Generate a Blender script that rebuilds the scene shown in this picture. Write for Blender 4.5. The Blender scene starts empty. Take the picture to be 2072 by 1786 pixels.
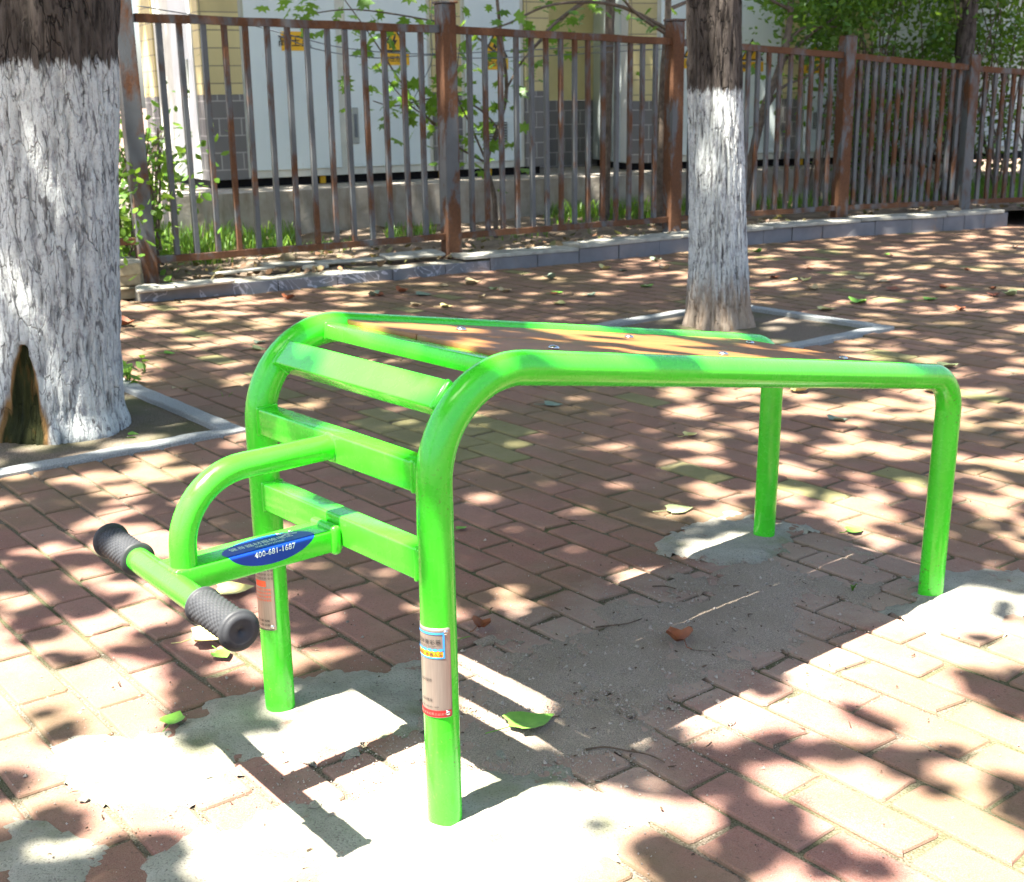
import bpy, bmesh, math, random
import numpy as np
from mathutils import Vector, Matrix, noise
random.seed(7); rng = np.random.default_rng(7)
C = bpy.context.scene.collection
# ---------------------------------------------------------------- camera model
F, PITCH, ROLL, CX, CY, H = 2532.52, .265254, .015627, 1036.0, 893.0, 1.2
cr, sr, cp, sp = math.cos(ROLL), math.sin(ROLL), math.cos(PITCH), math.sin(PITCH)
def ray(px, py):
    x = (px-CX)/F; y = (py-CY)/F
    x, y = cr*x-sr*y, sr*x+cr*y
    return Vector((x, cp-sp*y, -sp-cp*y))
def gnd(px, py, z=0.0):
    d = ray(px, py); t = (z-H)/d.z
    return Vector((0, 0, H))+d*t
def proj(p):
    z = p[2]-H
    fw = cp*p[1]-sp*z; y = -(sp*p[1]+cp*z)/fw; x = p[0]/fw
    return (cr*x+sr*y)*F+CX, (-sr*x+cr*y)*F+CY
def onvert(px, py, P0, d2):
    """hit of a sight line with the vertical plane through P0 along d2; returns (distance along d2, z)"""
    d = ray(px, py); n = Vector((-d2[1], d2[0], 0)); c = Vector((0, 0, H))
    t = (Vector((P0[0], P0[1], 0))-c).dot(n)/d.dot(n) if d.dot(n) else 0
    q = c+d*t
    return (q-Vector((P0[0], P0[1], 0))).dot(Vector((d2[0], d2[1], 0))), q.z
sc = bpy.context.scene
cam = bpy.data.cameras.new('camera'); co = bpy.data.objects.new('camera', cam); C.objects.link(co)
X = Vector((cr, -sp*sr, -cp*sr)); Yd = Vector((-sr, -sp*cr, -cp*cr)); Fw = Vector((0, cp, -sp))
co.matrix_world = Matrix(((X.x, -Yd.x, -Fw.x, 0), (X.y, -Yd.y, -Fw.y, 0), (X.z, -Yd.z, -Fw.z, H), (0, 0, 0, 1)))
cam.sensor_width = 36; cam.lens = 36*F/2072; cam.clip_start = .05; cam.clip_end = 3000
cam.dof.use_dof = True; cam.dof.focus_distance = 2.35; cam.dof.aperture_fstop = 11
sc.camera = co
# ---------------------------------------------------------------- bench frame
AN = math.radians(40.24666)
EU = Vector((math.cos(AN), math.sin(AN), 0)); EV = Vector((-EU.y, EU.x, 0))
O = Vector((-.12429773, 1.91650046, 0)); LU = 1.5384; WV = .5533
def W(u, v, z=0.0): return O+EU*u+EV*v+Vector((0, 0, z))
def uv(p):
    q = Vector((p[0], p[1], 0))-O; return q.dot(EU), q.dot(EV)
BM = Matrix(((EU.x, EV.x, 0, O.x), (EU.y, EV.y, 0, O.y), (0, 0, 1, 0), (0, 0, 0, 1)))
COT = .40                                   # horizontal travel of sunlight per metre of height, along +EU
# ---------------------------------------------------------------- light
world = bpy.data.worlds.new('World'); sc.world = world; world.use_nodes = True
wn = world.node_tree; bg = wn.nodes['Background']; sky = wn.nodes.new('ShaderNodeTexSky')
sky.sky_type = 'NISHITA'; sky.sun_disc = False; sky.sun_elevation = math.atan(1/COT)
sky.sun_rotation = math.atan2(-EU.x, -EU.y); sky.air_density = .9; sky.dust_density = 3.0; sky.ozone_density = .6
wn.links.new(sky.outputs[0], bg.inputs[0]); bg.inputs[1].default_value = .068
sl = bpy.data.lights.new('sun', 'SUN'); sl.energy = 5.0; sl.angle = math.radians(.53); sl.color = (1, .95, .86)
so = bpy.data.objects.new('sun', sl); C.objects.link(so)
so.rotation_euler = Vector((EU.x*COT, EU.y*COT, -1)).to_track_quat('-Z', 'Y').to_euler(); so.location = (0, 0, 20)
sc.view_settings.view_transform = 'Standard'; sc.view_settings.look = 'None'; sc.view_settings.gamma = 1
sc.view_settings.exposure = 2.72
sc.render.engine = 'CYCLES'; sc.cycles.max_bounces = 6; sc.cycles.diffuse_bounces = 4; sc.cycles.transparent_max_bounces = 4
sc.cycles.use_denoising = True; sc.cycles.sample_clamp_indirect = 6
# ---------------------------------------------------------------- material helpers
class N:
    def __init__(s, name, rough=.8, spec=.3):
        s.m = bpy.data.materials.new(name); s.m.use_nodes = True; s.t = s.m.node_tree; s.b = s.t.nodes['Principled BSDF']
        s.set('Roughness', rough); s.set('Specular IOR Level', spec); s.tc = None
    def new(s, k, **kw):
        n = s.t.nodes.new(k)
        for a, v in kw.items(): setattr(n, a, v)
        return n
    def set(s, k, v):
        if isinstance(v, (int, float, tuple, list)):
            if isinstance(v, (tuple, list)) and len(v) == 3: v = (*v, 1)
            s.b.inputs[k].default_value = v
        else: s.t.links.new(v, s.b.inputs[k])
    def coord(s, k='Object', scale=(1, 1, 1), loc=(0, 0, 0), rot=(0, 0, 0)):
        if s.tc is None: s.tc = s.new('ShaderNodeTexCoord')
        if k == 'World':
            g = s.new('ShaderNodeNewGeometry'); o = g.outputs['Position']
        else: o = s.tc.outputs[k]
        mp = s.new('ShaderNodeMapping'); mp.inputs['Scale'].default_value = scale; mp.inputs['Location'].default_value = loc
        mp.inputs['Rotation'].default_value = rot
        s.t.links.new(o, mp.inputs[0]); return mp.outputs[0]
    def noise(s, vec, scale, detail=4, rough=.55, dist=0.0):
        n = s.new('ShaderNodeTexNoise'); n.inputs['Scale'].default_value = scale; n.inputs['Detail'].default_value = detail
        n.inputs['Roughness'].default_value = rough; n.inputs['Distortion'].default_value = dist
        s.t.links.new(vec, n.inputs['Vector']); return n.outputs['Fac']
    def voro(s, vec, scale, feature='F1', out='Distance'):
        n = s.new('ShaderNodeTexVoronoi', feature=feature); n.inputs['Scale'].default_value = scale
        s.t.links.new(vec, n.inputs['Vector']); return n.outputs[out]
    def ramp(s, fac, stops):
        r = s.new('ShaderNodeValToRGB'); e = r.color_ramp.elements
        while len(e) < len(stops): e.new(.5)
        for q, (p, c) in zip(e, stops):
            q.position = p; q.color = (c, c, c, 1) if isinstance(c, (int, float)) else (*c, 1)
        s.t.links.new(fac, r.inputs[0]); return r.outputs[0]
    def mix(s, fac, a, b, mode='MIX'):
        n = s.new('ShaderNodeMix', data_type='RGBA', blend_type=mode)
        for i, v in ((0, fac), (6, a), (7, b)):
            if isinstance(v, (int, float)): n.inputs[i].default_value = v if i == 0 else (v, v, v, 1)
            elif isinstance(v, (tuple, list)): n.inputs[i].default_value = (*v, 1)
            else: s.t.links.new(v, n.inputs[i])
        return n.outputs[2]
    def math(s, op, a, b=0.0, clamp=False):
        n = s.new('ShaderNodeMath', operation=op); n.use_clamp = clamp
        for i, v in ((0, a), (1, b)):
            if isinstance(v, (int, float)): n.inputs[i].default_value = v
            else: s.t.links.new(v, n.inputs[i])
        return n.outputs[0]
    def attr(s, name, out='Color'):
        n = s.new('ShaderNodeAttribute', attribute_name=name); return n.outputs[out]
    def sep(s, v):
        n = s.new('ShaderNodeSeparateXYZ'); s.t.links.new(v, n.inputs[0]); return n.outputs
    def bump(s, h, strength=.5, dist=.01):
        n = s.new('ShaderNodeBump'); n.inputs['Strength'].default_value = strength; n.inputs['Distance'].default_value = dist
        s.t.links.new(h, n.inputs['Height']); s.t.links.new(n.outputs[0], s.b.inputs['Normal'])
def flat(name, col, rough=.6, metal=0.0, var=.25, vs=30, bump=.0, spec=.3):
    n = N(name, rough, spec); v = n.coord('World'); f = n.noise(v, vs, 5)
    n.set('Base Color', n.mix(n.ramp(f, [(.3, 0.0), (.7, 1.0)]), tuple(c*(1-var) for c in col), tuple(min(1, c*(1+var)) for c in col)))
    n.set('Metallic', metal)
    if bump: n.bump(n.noise(v, vs*4, 4), bump, .003)
    return n.m
def leafmat(name, cols, trans=.35, attr='lc', rough=.45):
    n = N(name, rough, .4); a = n.attr(attr, 'Fac'); v = n.coord('World')
    c = n.ramp(a, [(i/(len(cols)-1), k) for i, k in enumerate(cols)])
    c = n.mix(n.ramp(n.noise(v, 60, 3), [(.35, .0), (.75, .45)]), c, tuple(x*.55 for x in cols[0]))
    n.set('Base Color', c)
    tr = n.new('ShaderNodeBsdfTranslucent'); mx = n.new('ShaderNodeMixShader'); mx.inputs[0].default_value = trans
    tc = n.mix(.6, c, (.35, .55, .05)); n.t.links.new(tc, tr.inputs[0])
    out = [q for q in n.t.nodes if q.type == 'OUTPUT_MATERIAL'][0]
    n.t.links.new(n.b.outputs[0], mx.inputs[1]); n.t.links.new(tr.outputs[0], mx.inputs[2]); n.t.links.new(mx.outputs[0], out.inputs[0])
    return n.m
# ---------------------------------------------------------------- object helpers
def link(name, me, mat=None, parent=None, smooth=False):
    o = bpy.data.objects.new(name, me); C.objects.link(o)
    if mat is not None:
        for m in (mat if isinstance(mat, (list, tuple)) else [mat]): me.materials.append(m)
    if parent is not None: o.parent = parent
    if smooth:
        me.polygons.foreach_set('use_smooth', [True]*len(me.polygons))
    return o
def from_bm(name, bm, mat=None, parent=None, smooth=False):
    me = bpy.data.meshes.new(name); bm.to_mesh(me); bm.free(); return link(name, me, mat, parent, smooth)
def from_py(name, vs, fs, mat=None, parent=None, smooth=False):
    me = bpy.data.meshes.new(name); me.from_pydata([tuple(v) for v in vs], [], fs); me.update()
    return link(name, me, mat, parent, smooth)
def empty(name, loc=(0, 0, 0), mw=None):
    o = bpy.data.objects.new(name, None); C.objects.link(o); o.empty_display_size = .1
    if mw is not None: o.matrix_world = mw
    else: o.location = loc
    return o
def tag(o, label=None, cat=None, group=None, kind=None):
    if label: o['label'] = label
    if cat: o['category'] = cat
    if group: o['group'] = group
    if kind: o['kind'] = kind
    return o
def autosmooth(o, ang=40):
    me = o.data; me.polygons.foreach_set('use_smooth', [True]*len(me.polygons))
    bm = bmesh.new(); bm.from_mesh(me)
    for e in bm.edges:
        if len(e.link_faces) == 2 and e.calc_face_angle(0) > math.radians(ang): e.smooth = False
    bm.to_mesh(me); bm.free()
def box(bm, x0, x1, y0, y1, z0, z1, M=None, bev=0.0, seg=1):
    r = bmesh.ops.create_cube(bm, size=1)
    vs = r['verts']
    for v in vs: v.co = Vector((x0+(v.co.x+.5)*(x1-x0), y0+(v.co.y+.5)*(y1-y0), z0+(v.co.z+.5)*(z1-z0)))
    if bev:
        es = list({e for v in vs for e in v.link_edges})
        g = bmesh.ops.bevel(bm, geom=es, offset=bev, segments=seg, affect='EDGES', profile=.5)
        vs = list({v for f in g['faces'] for v in f.verts} | {v for v in vs if v.is_valid})
    if M is not None:
        done = set(vs)
        for v in done: v.co = M @ v.co
    return vs
def tube(bm, pts, rad, seg=24, caps=True, closed=False):
    pts = [Vector(p) for p in pts]; n = len(pts); R = rad if isinstance(rad, (list, tuple)) else [rad]*n
    up = None; rings = []
    for i, p in enumerate(pts):
        t = (pts[min(i+1, n-1)]-pts[max(i-1, 0)]).normalized()
        if up is None:
            up = Vector((0, 0, 1)) if abs(t.z) < .9 else Vector((1, 0, 0))
        a = up-t*up.dot(t); a.normalize(); b = t.cross(a); up = a
        rings.append([bm.verts.new(p+(a*math.cos(2*math.pi*k/seg)+b*math.sin(2*math.pi*k/seg))*R[i]) for k in range(seg)])
    for i in range(n-1):
        for k in range(seg):
            bm.faces.new((rings[i][k], rings[i][(k+1) % seg], rings[i+1][(k+1) % seg], rings[i+1][k]))
    if caps: bm.faces.new(rings[0][::-1]); bm.faces.new(rings[-1])
    return rings
def arc(p0, p1, p2, r, n=12):
    """points rounding the corner p1 with radius r"""
    p0, p1, p2 = Vector(p0), Vector(p1), Vector(p2)
    a = (p0-p1).normalized(); b = (p2-p1).normalized(); th = a.angle(b); d = r/math.tan(th/2)
    s = p1+a*d; e = p1+b*d; c = p1+(a+b).normalized()*(r/math.sin(th/2)); out = []
    for i in range(n+1):
        t = i/n; w = math.pi-th; v = ((s-c)*math.sin((1-t)*w)+(e-c)*math.sin(t*w))/math.sin(w); out.append(c+v)
    return out
def inpoly(x, y, P):
    c = False; j = len(P)-1
    for i in range(len(P)):
        xi, yi = P[i]; xj, yj = P[j]
        if (yi > y) != (yj > y) and x < (xj-xi)*(y-yi)/(yj-yi)+xi: c = not c
        j = i
    return c
def nz(x, y, z=0.0): return noise.noise(Vector((x, y, z)))
def set_attr(me, name, vals, domain='FACE'):
    a = me.attributes.new(name, 'FLOAT', domain); a.data.foreach_set('value', vals)
# ================================================================ GROUND
n = N('outer_ground_mat', .95); v = n.coord('World')
n.set('Base Color', n.mix(n.noise(v, 3, 6), (.12, .08, .06), (.2, .14, .11))); M_outer = n.m
o = from_py('ground', [(-400, -400, -.03), (400, -400, -.03), (400, 900, -.03), (-400, 900, -.03)], [(0, 1, 2, 3)], M_outer); tag(o, 'bare earth and paving bed beyond the paved area', 'ground', kind='structure')
# joint bed just under the brick tops: fine grit and moss
n = N('joint_mat', .95, .1); v = n.coord('World'); f = n.noise(v, 2.2, 4); g = n.noise(v, 260, 3)
c = n.mix(n.ramp(g, [(.35, 0.0), (.7, 1.0)]), (.075, .058, .042), (.26, .215, .17)); c = n.mix(n.ramp(f, [(.42, 0.0), (.6, .6)]), c, (.055, .075, .02))
n.set('Base Color', c); n.bump(g, .8, .004); M_joint = n.m
# pavers
n = N('paver_mat', .86, .25); v = n.coord('World'); r1 = n.attr('bt', 'Fac'); r2 = n.attr('bh', 'Fac'); ol = n.attr('olive', 'Fac')
c = n.ramp(r1, [(0, (.195, .074, .056)), (.25, (.245, .112, .086)), (.5, (.205, .078, .062)), (.75, (.265, .132, .102)), (1, (.165, .078, .060))])
grain = n.noise(v, 420, 2, .6); c = n.mix(n.ramp(grain, [(.38, .0), (.62, .55)]), c, (.32, .20, .165))
c = n.mix(n.ramp(n.noise(v, 160, 2), [(.60, 0.0), (.70, .7)]), c, (.09, .055, .045))
c = n.mix(n.ramp(n.noise(v, 11, 5, .65), [(.48, 0.0), (.75, .42)]), c, (.14, .095, .062))
yy_ = n.math('ADD', n.sep(v)[1], n.math('MULTIPLY', n.noise(v, 2.3, 4), 1.5)); c = n.mix(n.math('MULTIPLY', n.ramp(n.math('DIVIDE', yy_, 6.0), [(.50, 0.0), (.95, .6)]), 1.0), c, n.mix(r2, (.165, .110, .062), (.23, .145, .088)))
c = n.mix(ol, c, n.mix(n.noise(v, 14, 4), (.15, .14, .055), (.235, .21, .10)))
moss = n.ramp(n.noise(v, 1.6, 5, .6), [(.46, 0.0), (.64, .5)]); c = n.mix(moss, c, (.13, .115, .048))
dust = n.ramp(n.noise(v, 5, 6, .7), [(.5, 0.0), (.72, .24)]); c = n.mix(dust, c, (.30, .24, .17))
for (uc_, vc_, ru, rv_, st) in ((.82, .26, .78, .42, .80), (.2, .05, .5, .35, .55), (1.5, .2, .35, .6, .5)):
    mp = n.new('ShaderNodeMapping', vector_type='TEXTURE'); mp.inputs['Location'].default_value = W(uc_, vc_); mp.inputs['Rotation'].default_value = (0, 0, AN); mp.inputs['Scale'].default_value = (ru, rv_, 1)
    n.t.links.new(v, mp.inputs[0]); ln = n.new('ShaderNodeVectorMath', operation='LENGTH'); n.t.links.new(mp.outputs[0], ln.inputs[0])
    k = n.math('ADD', ln.outputs['Value'], n.math('MULTIPLY', n.math('SUBTRACT', n.noise(v, 7, 6, .7), .5), 1.1)); c = n.mix(n.ramp(k, [(.45, st), (1.0, 0.0)]), c, n.mix(grain, (.26, .19, .145), (.42, .33, .26)))
c = n.mix(n.attr('edge', 'Fac'), c, (.125, .105, .055)); n.set('Base Color', c)
n.bump(n.math('ADD', n.math('MULTIPLY', grain, .6), n.noise(v, 60, 4)), .55, .0035); M_paver = n.m
# outline of the low wall (front face foot), from the photograph's sight lines
wall_px = [(285, 612), (560, 590), (930, 553), (1150, 535), (1400, 508), (1560, 492), (1700, 480), (1948, 466), (2040, 459)]
WF = [gnd(*p) for p in wall_px]
WF = [WF[0]+(WF[0]-WF[1])*0]+WF[1:]
def wall_y(x):
    if x <= WF[0].x: return WF[0].y+(x-WF[0].x)*.45
    for a, b in zip(WF, WF[1:]):
        if x <= b.x: return a.y+(b.y-a.y)*(x-a.x)/(b.x-a.x)
    return WF[-1].y+(x-WF[-1].x)*.30
# tree pits (corner points: inner and outer)
d38 = Vector((math.cos(math.radians(38.1)), math.sin(math.radians(38.1)), 0)); dn = Vector((-d38.y, d38.x, 0))
c1 = gnd(500, 868, .015)                                      # near right corner of pit 1
P1 = dict(c=c1, a=-d38, b=dn, s=1.42)
q = gnd(1811, 661, .015); P2 = dict(c=q, a=-d38, b=dn, s=1.16)  # right corner of pit 2
def pit_in(P, p, m):
    r = Vector((p[0], p[1], 0))-Vector((P['c'].x, P['c'].y, 0)); a = r.dot(P['a']); b = r.dot(P['b'])
    return m < a < P['s']-m and m < b < P['s']-m
e1 = Vector((math.cos(-.905088682), math.sin(-.905088682), 0)); e2 = Vector((e1.y, -e1.x, 0)); BL, BW = .249609, .118133
def build_pavers():
    vs = []; fs = []; bt = []; bh = []; olv = []; edge = []
    olive_px = [(730, 812), (1060, 850), (985, 950), (800, 925)]
    for row in range(-150, 70):
        off = .43 if row % 2 else .93
        for k in range(-70, 70):
            uc = (k+off+.5)*BL; vc = row*BW
            cx = e1.x*uc+e2.x*vc; cy = e1.y*uc+e2.y*vc
            if cy < .35 or cy > 15 or cx < -5 or cx > 9: continue
            if cy > 1.2 and abs(cx) > .62*cy+1.4: continue
            if cy > wall_y(cx)+.1: continue
            clip = None; skip = False
            for P in (P1, P2):
                r = Vector((cx-P['c'].x, cy-P['c'].y, 0)); a = r.dot(P['a']); b = r.dot(P['b']); s_ = P['s']; ha, hb2 = BW/2, BL/2
                if -ha < a < s_+ha and -hb2 < b < s_+hb2:
                    if b-hb2 < -.02: clip = (P, 'b', -1e9, .02)
                    elif b+hb2 > s_+.02: clip = (P, 'b', s_-.02, 1e9)
                    elif a-ha < -.015: clip = (P, 'a', -1e9, .02)
                    elif a+ha > s_+.015: clip = (P, 'a', s_-.02, 1e9)
                    else: skip = True
            if skip: continue
            rr = random.random(); px, py = proj((cx, cy, 0))
            isol = inpoly(px, py, olive_px) or (cy > 3.4 and random.random() < .03) or (inpoly(px, py, [(560, 720), (1000, 760), (900, 860), (480, 850)]) and random.random() < .25)
            hx = BL/2-random.uniform(.0030, .0068); hy = BW/2-random.uniform(.0030, .0060)
            ang = random.gauss(0, .006); tz = random.gauss(0, .0011); tx = random.gauss(0, .0035); ty = random.gauss(0, .0065)
            ca, sa = math.cos(ang), math.sin(ang); b0 = len(vs)
            def put(a, b, z):
                a2 = a*ca-b*sa; b2 = a*sa+b*ca; zz = z+tz+a2*tx+b2*ty
                X_, Y_ = cx+e1.x*a2+e2.x*b2, cy+e1.y*a2+e2.y*b2
                if clip:
                    P, k_, lo, hi = clip; r = Vector((X_-P['c'].x, Y_-P['c'].y, 0)); t = r.dot(P[k_]); dlt = min(max(t, lo), hi)-t; X_ += P[k_].x*dlt; Y_ += P[k_].y*dlt
                vs.append((X_, Y_, zz))
            near = cy < 6
            rd = random.uniform(.006, .012)
            def ringpts(ix, iy, r):
                out = []
                for sx, sy, a0 in ((1, 1, 0), (-1, 1, 90), (-1, -1, 180), (1, -1, 270)):
                    for t in ((0, 45, 90) if near else (45,)):
                        a = math.radians(a0+t); out.append((sx*(ix-r)+r*math.cos(a), sy*(iy-r)+r*math.sin(a)))
                # extra points along the long sides so the edges wander a little
                return out
            levels = [(0, 0, -.022), (0, 0, -.006), (.0022, .0022, -.0022), (.0065, .0065, 0)] if near else [(0, 0, -.02), (0, 0, -.003), (.006, .006, 0)]
            m = 12 if near else 4
            jit = [random.gauss(0, .0013)-(random.uniform(.003, .012) if random.random() < .05 else 0) for _ in range(m)]
            for li, (dx, dy, z) in enumerate(levels):
                for i, (a, b) in enumerate(ringpts(hx-dx, hy-dy, max(rd, .002))):
                    l = math.hypot(a, b); put(a*(1+jit[i]/l*1.5), b*(1+jit[i]/l*1.5), z)
            vals = random.random()
            for L_ in range(len(levels)-1):
                for i in range(m):
                    fs.append((b0+L_*m+i, b0+L_*m+(i+1) % m, b0+(L_+1)*m+(i+1) % m, b0+(L_+1)*m+i)); bt.append(rr); bh.append(vals); olv.append(1.0*isol); edge.append(.6 if L_ == 0 else (.25 if L_ == 1 else 0.0))
            fs.append(tuple(b0+(len(levels)-1)*m+i for i in range(m))); bt.append(rr); bh.append(vals); olv.append(1.0*isol); edge.append(0.0)
    o = from_py('brick_pavement', vs, fs, M_paver); me = o.data
    # e1,e2 is a left-handed pair: flip
    me.flip_normals()
    set_attr(me, 'bt', bt); set_attr(me, 'bh', bh); set_attr(me, 'olive', olv); set_attr(me, 'edge', edge)
    tag(o, 'red and olive clay brick pavement laid in running bond', 'pavement', kind='structure')
build_pavers()
# bed in the joints
def bed():
    vs = []; fs = []; xs = [-6, -4.5, -3.5]+[-3+.5*i for i in range(23)]+[9]
    for i, x in enumerate(xs): vs += [(x, -2, -.0068), (x, wall_y(x)+.12, -.0068)]
    for i in range(len(xs)-1): fs.append((2*i, 2*i+2, 2*i+3, 2*i+1))
    o = from_py('joint_sand', vs, fs, M_joint); tag(o, 'sand and moss filling the joints between the paving bricks', 'sand', kind='structure')
bed()
# irregular thin sheets: concrete footings and blown sand, their rims dive under the bricks
def patch(name, cx, cy, rx, ry, ang, mat, hgt=.009, rim=.35, seed=0, res=.012, rough=.0025, power=2.0):
    ca, sa = math.cos(ang), math.sin(ang); nx = int(rx*2.6/res); ny = int(ry*2.6/res); vs = []; keep = {}; fs = []
    for j in range(ny+1):
        for i in range(nx+1):
            a = (i/nx-.5)*2.6*rx; b = (j/ny-.5)*2.6*ry
            d = (abs(a/rx)**power+abs(b/ry)**power)**(1/power)
            x = cx+a*ca-b*sa; y = cy+a*sa+b*ca
            d += rim*nz(x*6, y*6, seed)+rim*.6*nz(x*17, y*17, seed+3)+rim*.35*nz(x*50, y*50, seed)
            z = hgt*min(1, (1-d)*2.6) if d < 1 else -(d-1)*.09
            z += rough*nz(x*30, y*30, seed+9)+rough*.6*nz(x*80, y*80, seed)
            if z > -.012: keep[(i, j)] = len(vs); vs.append((x, y, max(z, -.011)))
    for j in range(ny):
        for i in range(nx):
            k = [(i, j), (i+1, j), (i+1, j+1), (i, j+1)]
            if all(q in keep for q in k): fs.append([keep[q] for q in k])
    o = from_py(name, vs, fs, mat, smooth=True); return o
n = N('concrete_mat', .9, .2); v = n.coord('World'); f = n.noise(v, 7, 6, .65); g = n.noise(v, 230, 3)
c = n.mix(n.ramp(f, [(.3, 0.0), (.7, 1.0)]), (.20, .19, .150), (.36, .34, .285)); c = n.mix(n.ramp(g, [(.33, .8), (.45, 0.0)]), c, (.12, .10, .085))
c = n.mix(n.ramp(n.voro(v, 150), [(.06, .8), (.14, 0.0)]), c, (.16, .12, .1))
c = n.mix(n.ramp(n.noise(v, 3.1, 5, .6), [(.52, 0.0), (.66, .75)]), c, (.14, .15, .06)); c = n.mix(n.ramp(n.noise(v, 8.5, 6, .7), [(.62, 0.0), (.67, .75)]), c, (.20, .10, .07)); n.set('Base Color', c); n.bump(n.math('ADD', g, n.noise(v, 45, 5)), .6, .004); M_conc = n.m
n = N('sand_mat', .95, .15); v = n.coord('World'); f = n.noise(v, 5, 5, .6); g = n.noise(v, 380, 2, .7)
c = n.mix(n.ramp(g, [(.35, 0.0), (.65, 1.0)]), (.19, .15, .115), (.42, .345, .275)); c = n.mix(n.ramp(f, [(.4, 0.0), (.65, .5)]), c, (.22, .175, .125)); n.set('Base Color', c); n.bump(g, .9, .004); M_sand = n.m
foot = [((-.00, -.04), .27, .21, -.1, 'large pale concrete patch around the nearest front leg of the green bench', 1, 3.0, .010),
        ((-.02, .50), .34, .16, -.25, 'mossy grey concrete patch around the leg behind the blue sticker', 2, 2.2, .010),
        ((1.60, -.08), .25, .17, -.3, 'pale sunlit concrete patch around the rear leg at the right', 3, 2.4, .009),
        ((1.47, .61), .19, .16, .2, 'concrete patch with moss around the farthest rear leg', 4, 2.4, .009)]
for (u, vv), rx, ry, an, lab, sd, pw, hg in foot:
    p = W(u, vv); o = patch('concrete_footing', p.x, p.y, rx, ry, AN+an, M_conc, hg, .30 if sd == 1 else .55, sd*7.3, power=pw); tag(o, lab, 'concrete patch', 'concrete footings round the bench legs', 'thing')
for (px, py), rx, ry, an, lab, sd in [((265, 1540), .19, .105, -.75, 'long cement smear spilling over the bricks left of the bench legs', 6), ((90, 1720), .13, .07, -.8, 'small cement smear at the bottom left corner', 8), ((520, 1720), .17, .12, .6, 'sunlit cement smear in the foreground left of the nearest leg', 9)]:
    p = gnd(px, py); o = patch('cement_smear', p.x, p.y, rx, ry, an, M_conc, .004, .5, sd*3.1, rough=.0018); tag(o, lab, 'cement smear', 'cement smears on the bricks')
p = W(.90, .27); o = patch('blown_sand', p.x, p.y, .60, .22, AN+.02, M_sand, .0028, .9, 31, rough=.0035); tag(o, 'thin sandy grit drifted over the bricks under the bench', 'sand', kind='stuff')
p = W(.33, .10); o = patch('blown_sand', p.x, p.y, .20, .14, AN+.2, M_sand, .0035, .7, 37, rough=.003); tag(o, 'coarse grit drifted beside the nearest bench leg', 'sand', kind='stuff')
# grit
def grit():
    vs = []; fs = []
    def stone(p, s):
        b0 = len(vs); a = random.random()*6
        for k in range(4): vs.append((p.x+s*math.cos(a+k*1.57)*random.uniform(.6, 1), p.y+s*math.sin(a+k*1.57)*random.uniform(.6, 1), p.z-.001+random.uniform(0, s*.4)))
        vs.append((p.x+random.gauss(0, s*.2), p.y, p.z+s*random.uniform(.6, 1.0)))
        for k in range(4): fs.append((b0+k, b0+(k+1) % 4, b0+4))
    for _ in range(15000):
        r = random.random()
        if r < .55: p = W(random.gauss(.75, .42), random.gauss(.24, .16))
        elif r < .75: p = W(random.gauss(.3, .2), random.gauss(.08, .12))
        elif r < .88: p = W(random.gauss(-.1, .35), random.gauss(.3, .4))
        else: p = Vector((random.uniform(-2, 2.5), random.uniform(1.2, 5), 0))
        if _ % 9 == 0:
            p = P1['c']+P1['a']*random.uniform(.1, 1.3)+P1['b']*random.gauss(.25, .2)
            if not pit_in(P1, p, .09): continue
            p.z = -.034; stone(p, random.uniform(.002, .006)); continue
        p.z = .002; stone(p, random.choice([.0012, .0015, .002, .0028]) if random.random() < .985 else random.uniform(.004, .008))
    o = from_py('gravel', vs, fs, flat('grit_mat', (.29, .25, .21), .9, var=.5, vs=70)); tag(o, 'tiny stones and grit scattered over the pavers', 'gravel', kind='stuff')
grit()
def debris():
    vs = []; fs = []
    for _ in range(420):
        if random.random() < .45: p = gnd(random.uniform(0, 2072), random.uniform(600, 1780))
        elif random.random() < .5: p = W(random.gauss(.9, .45), random.gauss(.28, .22))
        else: p = P1['c']+P1['a']*random.uniform(.1, 1.3)+P1['b']*random.uniform(.1, 1.3)
        z = -.030 if pit_in(P1, p, .09) else .005; a = random.random()*6; L_ = random.uniform(.003, .009) if random.random() < .85 else random.uniform(.012, .03); w = random.uniform(.0008, .0022)
        d = Vector((math.cos(a), math.sin(a), 0)); s_ = Vector((-d.y, d.x, 0)); b0 = len(vs); m_ = p+d*L_*.5+s_*random.gauss(0, L_*.15)
        for q in (p-s_*w, p+s_*w, m_+s_*w, m_-s_*w, p+d*L_): vs.append((q.x, q.y, z))
        for q in (p, m_): vs.append((q.x, q.y, z+w*1.6))
        fs += [(b0, b0+3, b0+6, b0+5), (b0+1, b0+5, b0+6, b0+2), (b0+3, b0+4, b0+6), (b0+2, b0+6, b0+4)]
    o = from_py('plant_debris', vs, fs, flat('debris_mat', (.075, .05, .032), .9, var=.6, vs=40)); tag(o, 'bits of bark and dry plant stalks strewn over the ground', 'debris', kind='stuff')
debris()
def rubble(name, px, py, s, mat, label, group='cement crumbs on the pavement', z=.004):
    bm = bmesh.new(); bmesh.ops.create_icosphere(bm, subdivisions=2, radius=1); sd = px*.13
    for v_ in bm.verts:
        k = 1+.45*noise.noise(v_.co*1.6+Vector((sd, 0, 0))); v_.co = Vector((v_.co.x*s*k, v_.co.y*s*.75*k, max(-.3*s, v_.co.z*s*.5*k)))
    o = from_bm(name, bm, mat); p = gnd(px, py); o.location = (p.x, p.y, z); o.rotation_euler = (0, 0, sd); return tag(o, label, 'stone', group)
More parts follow.
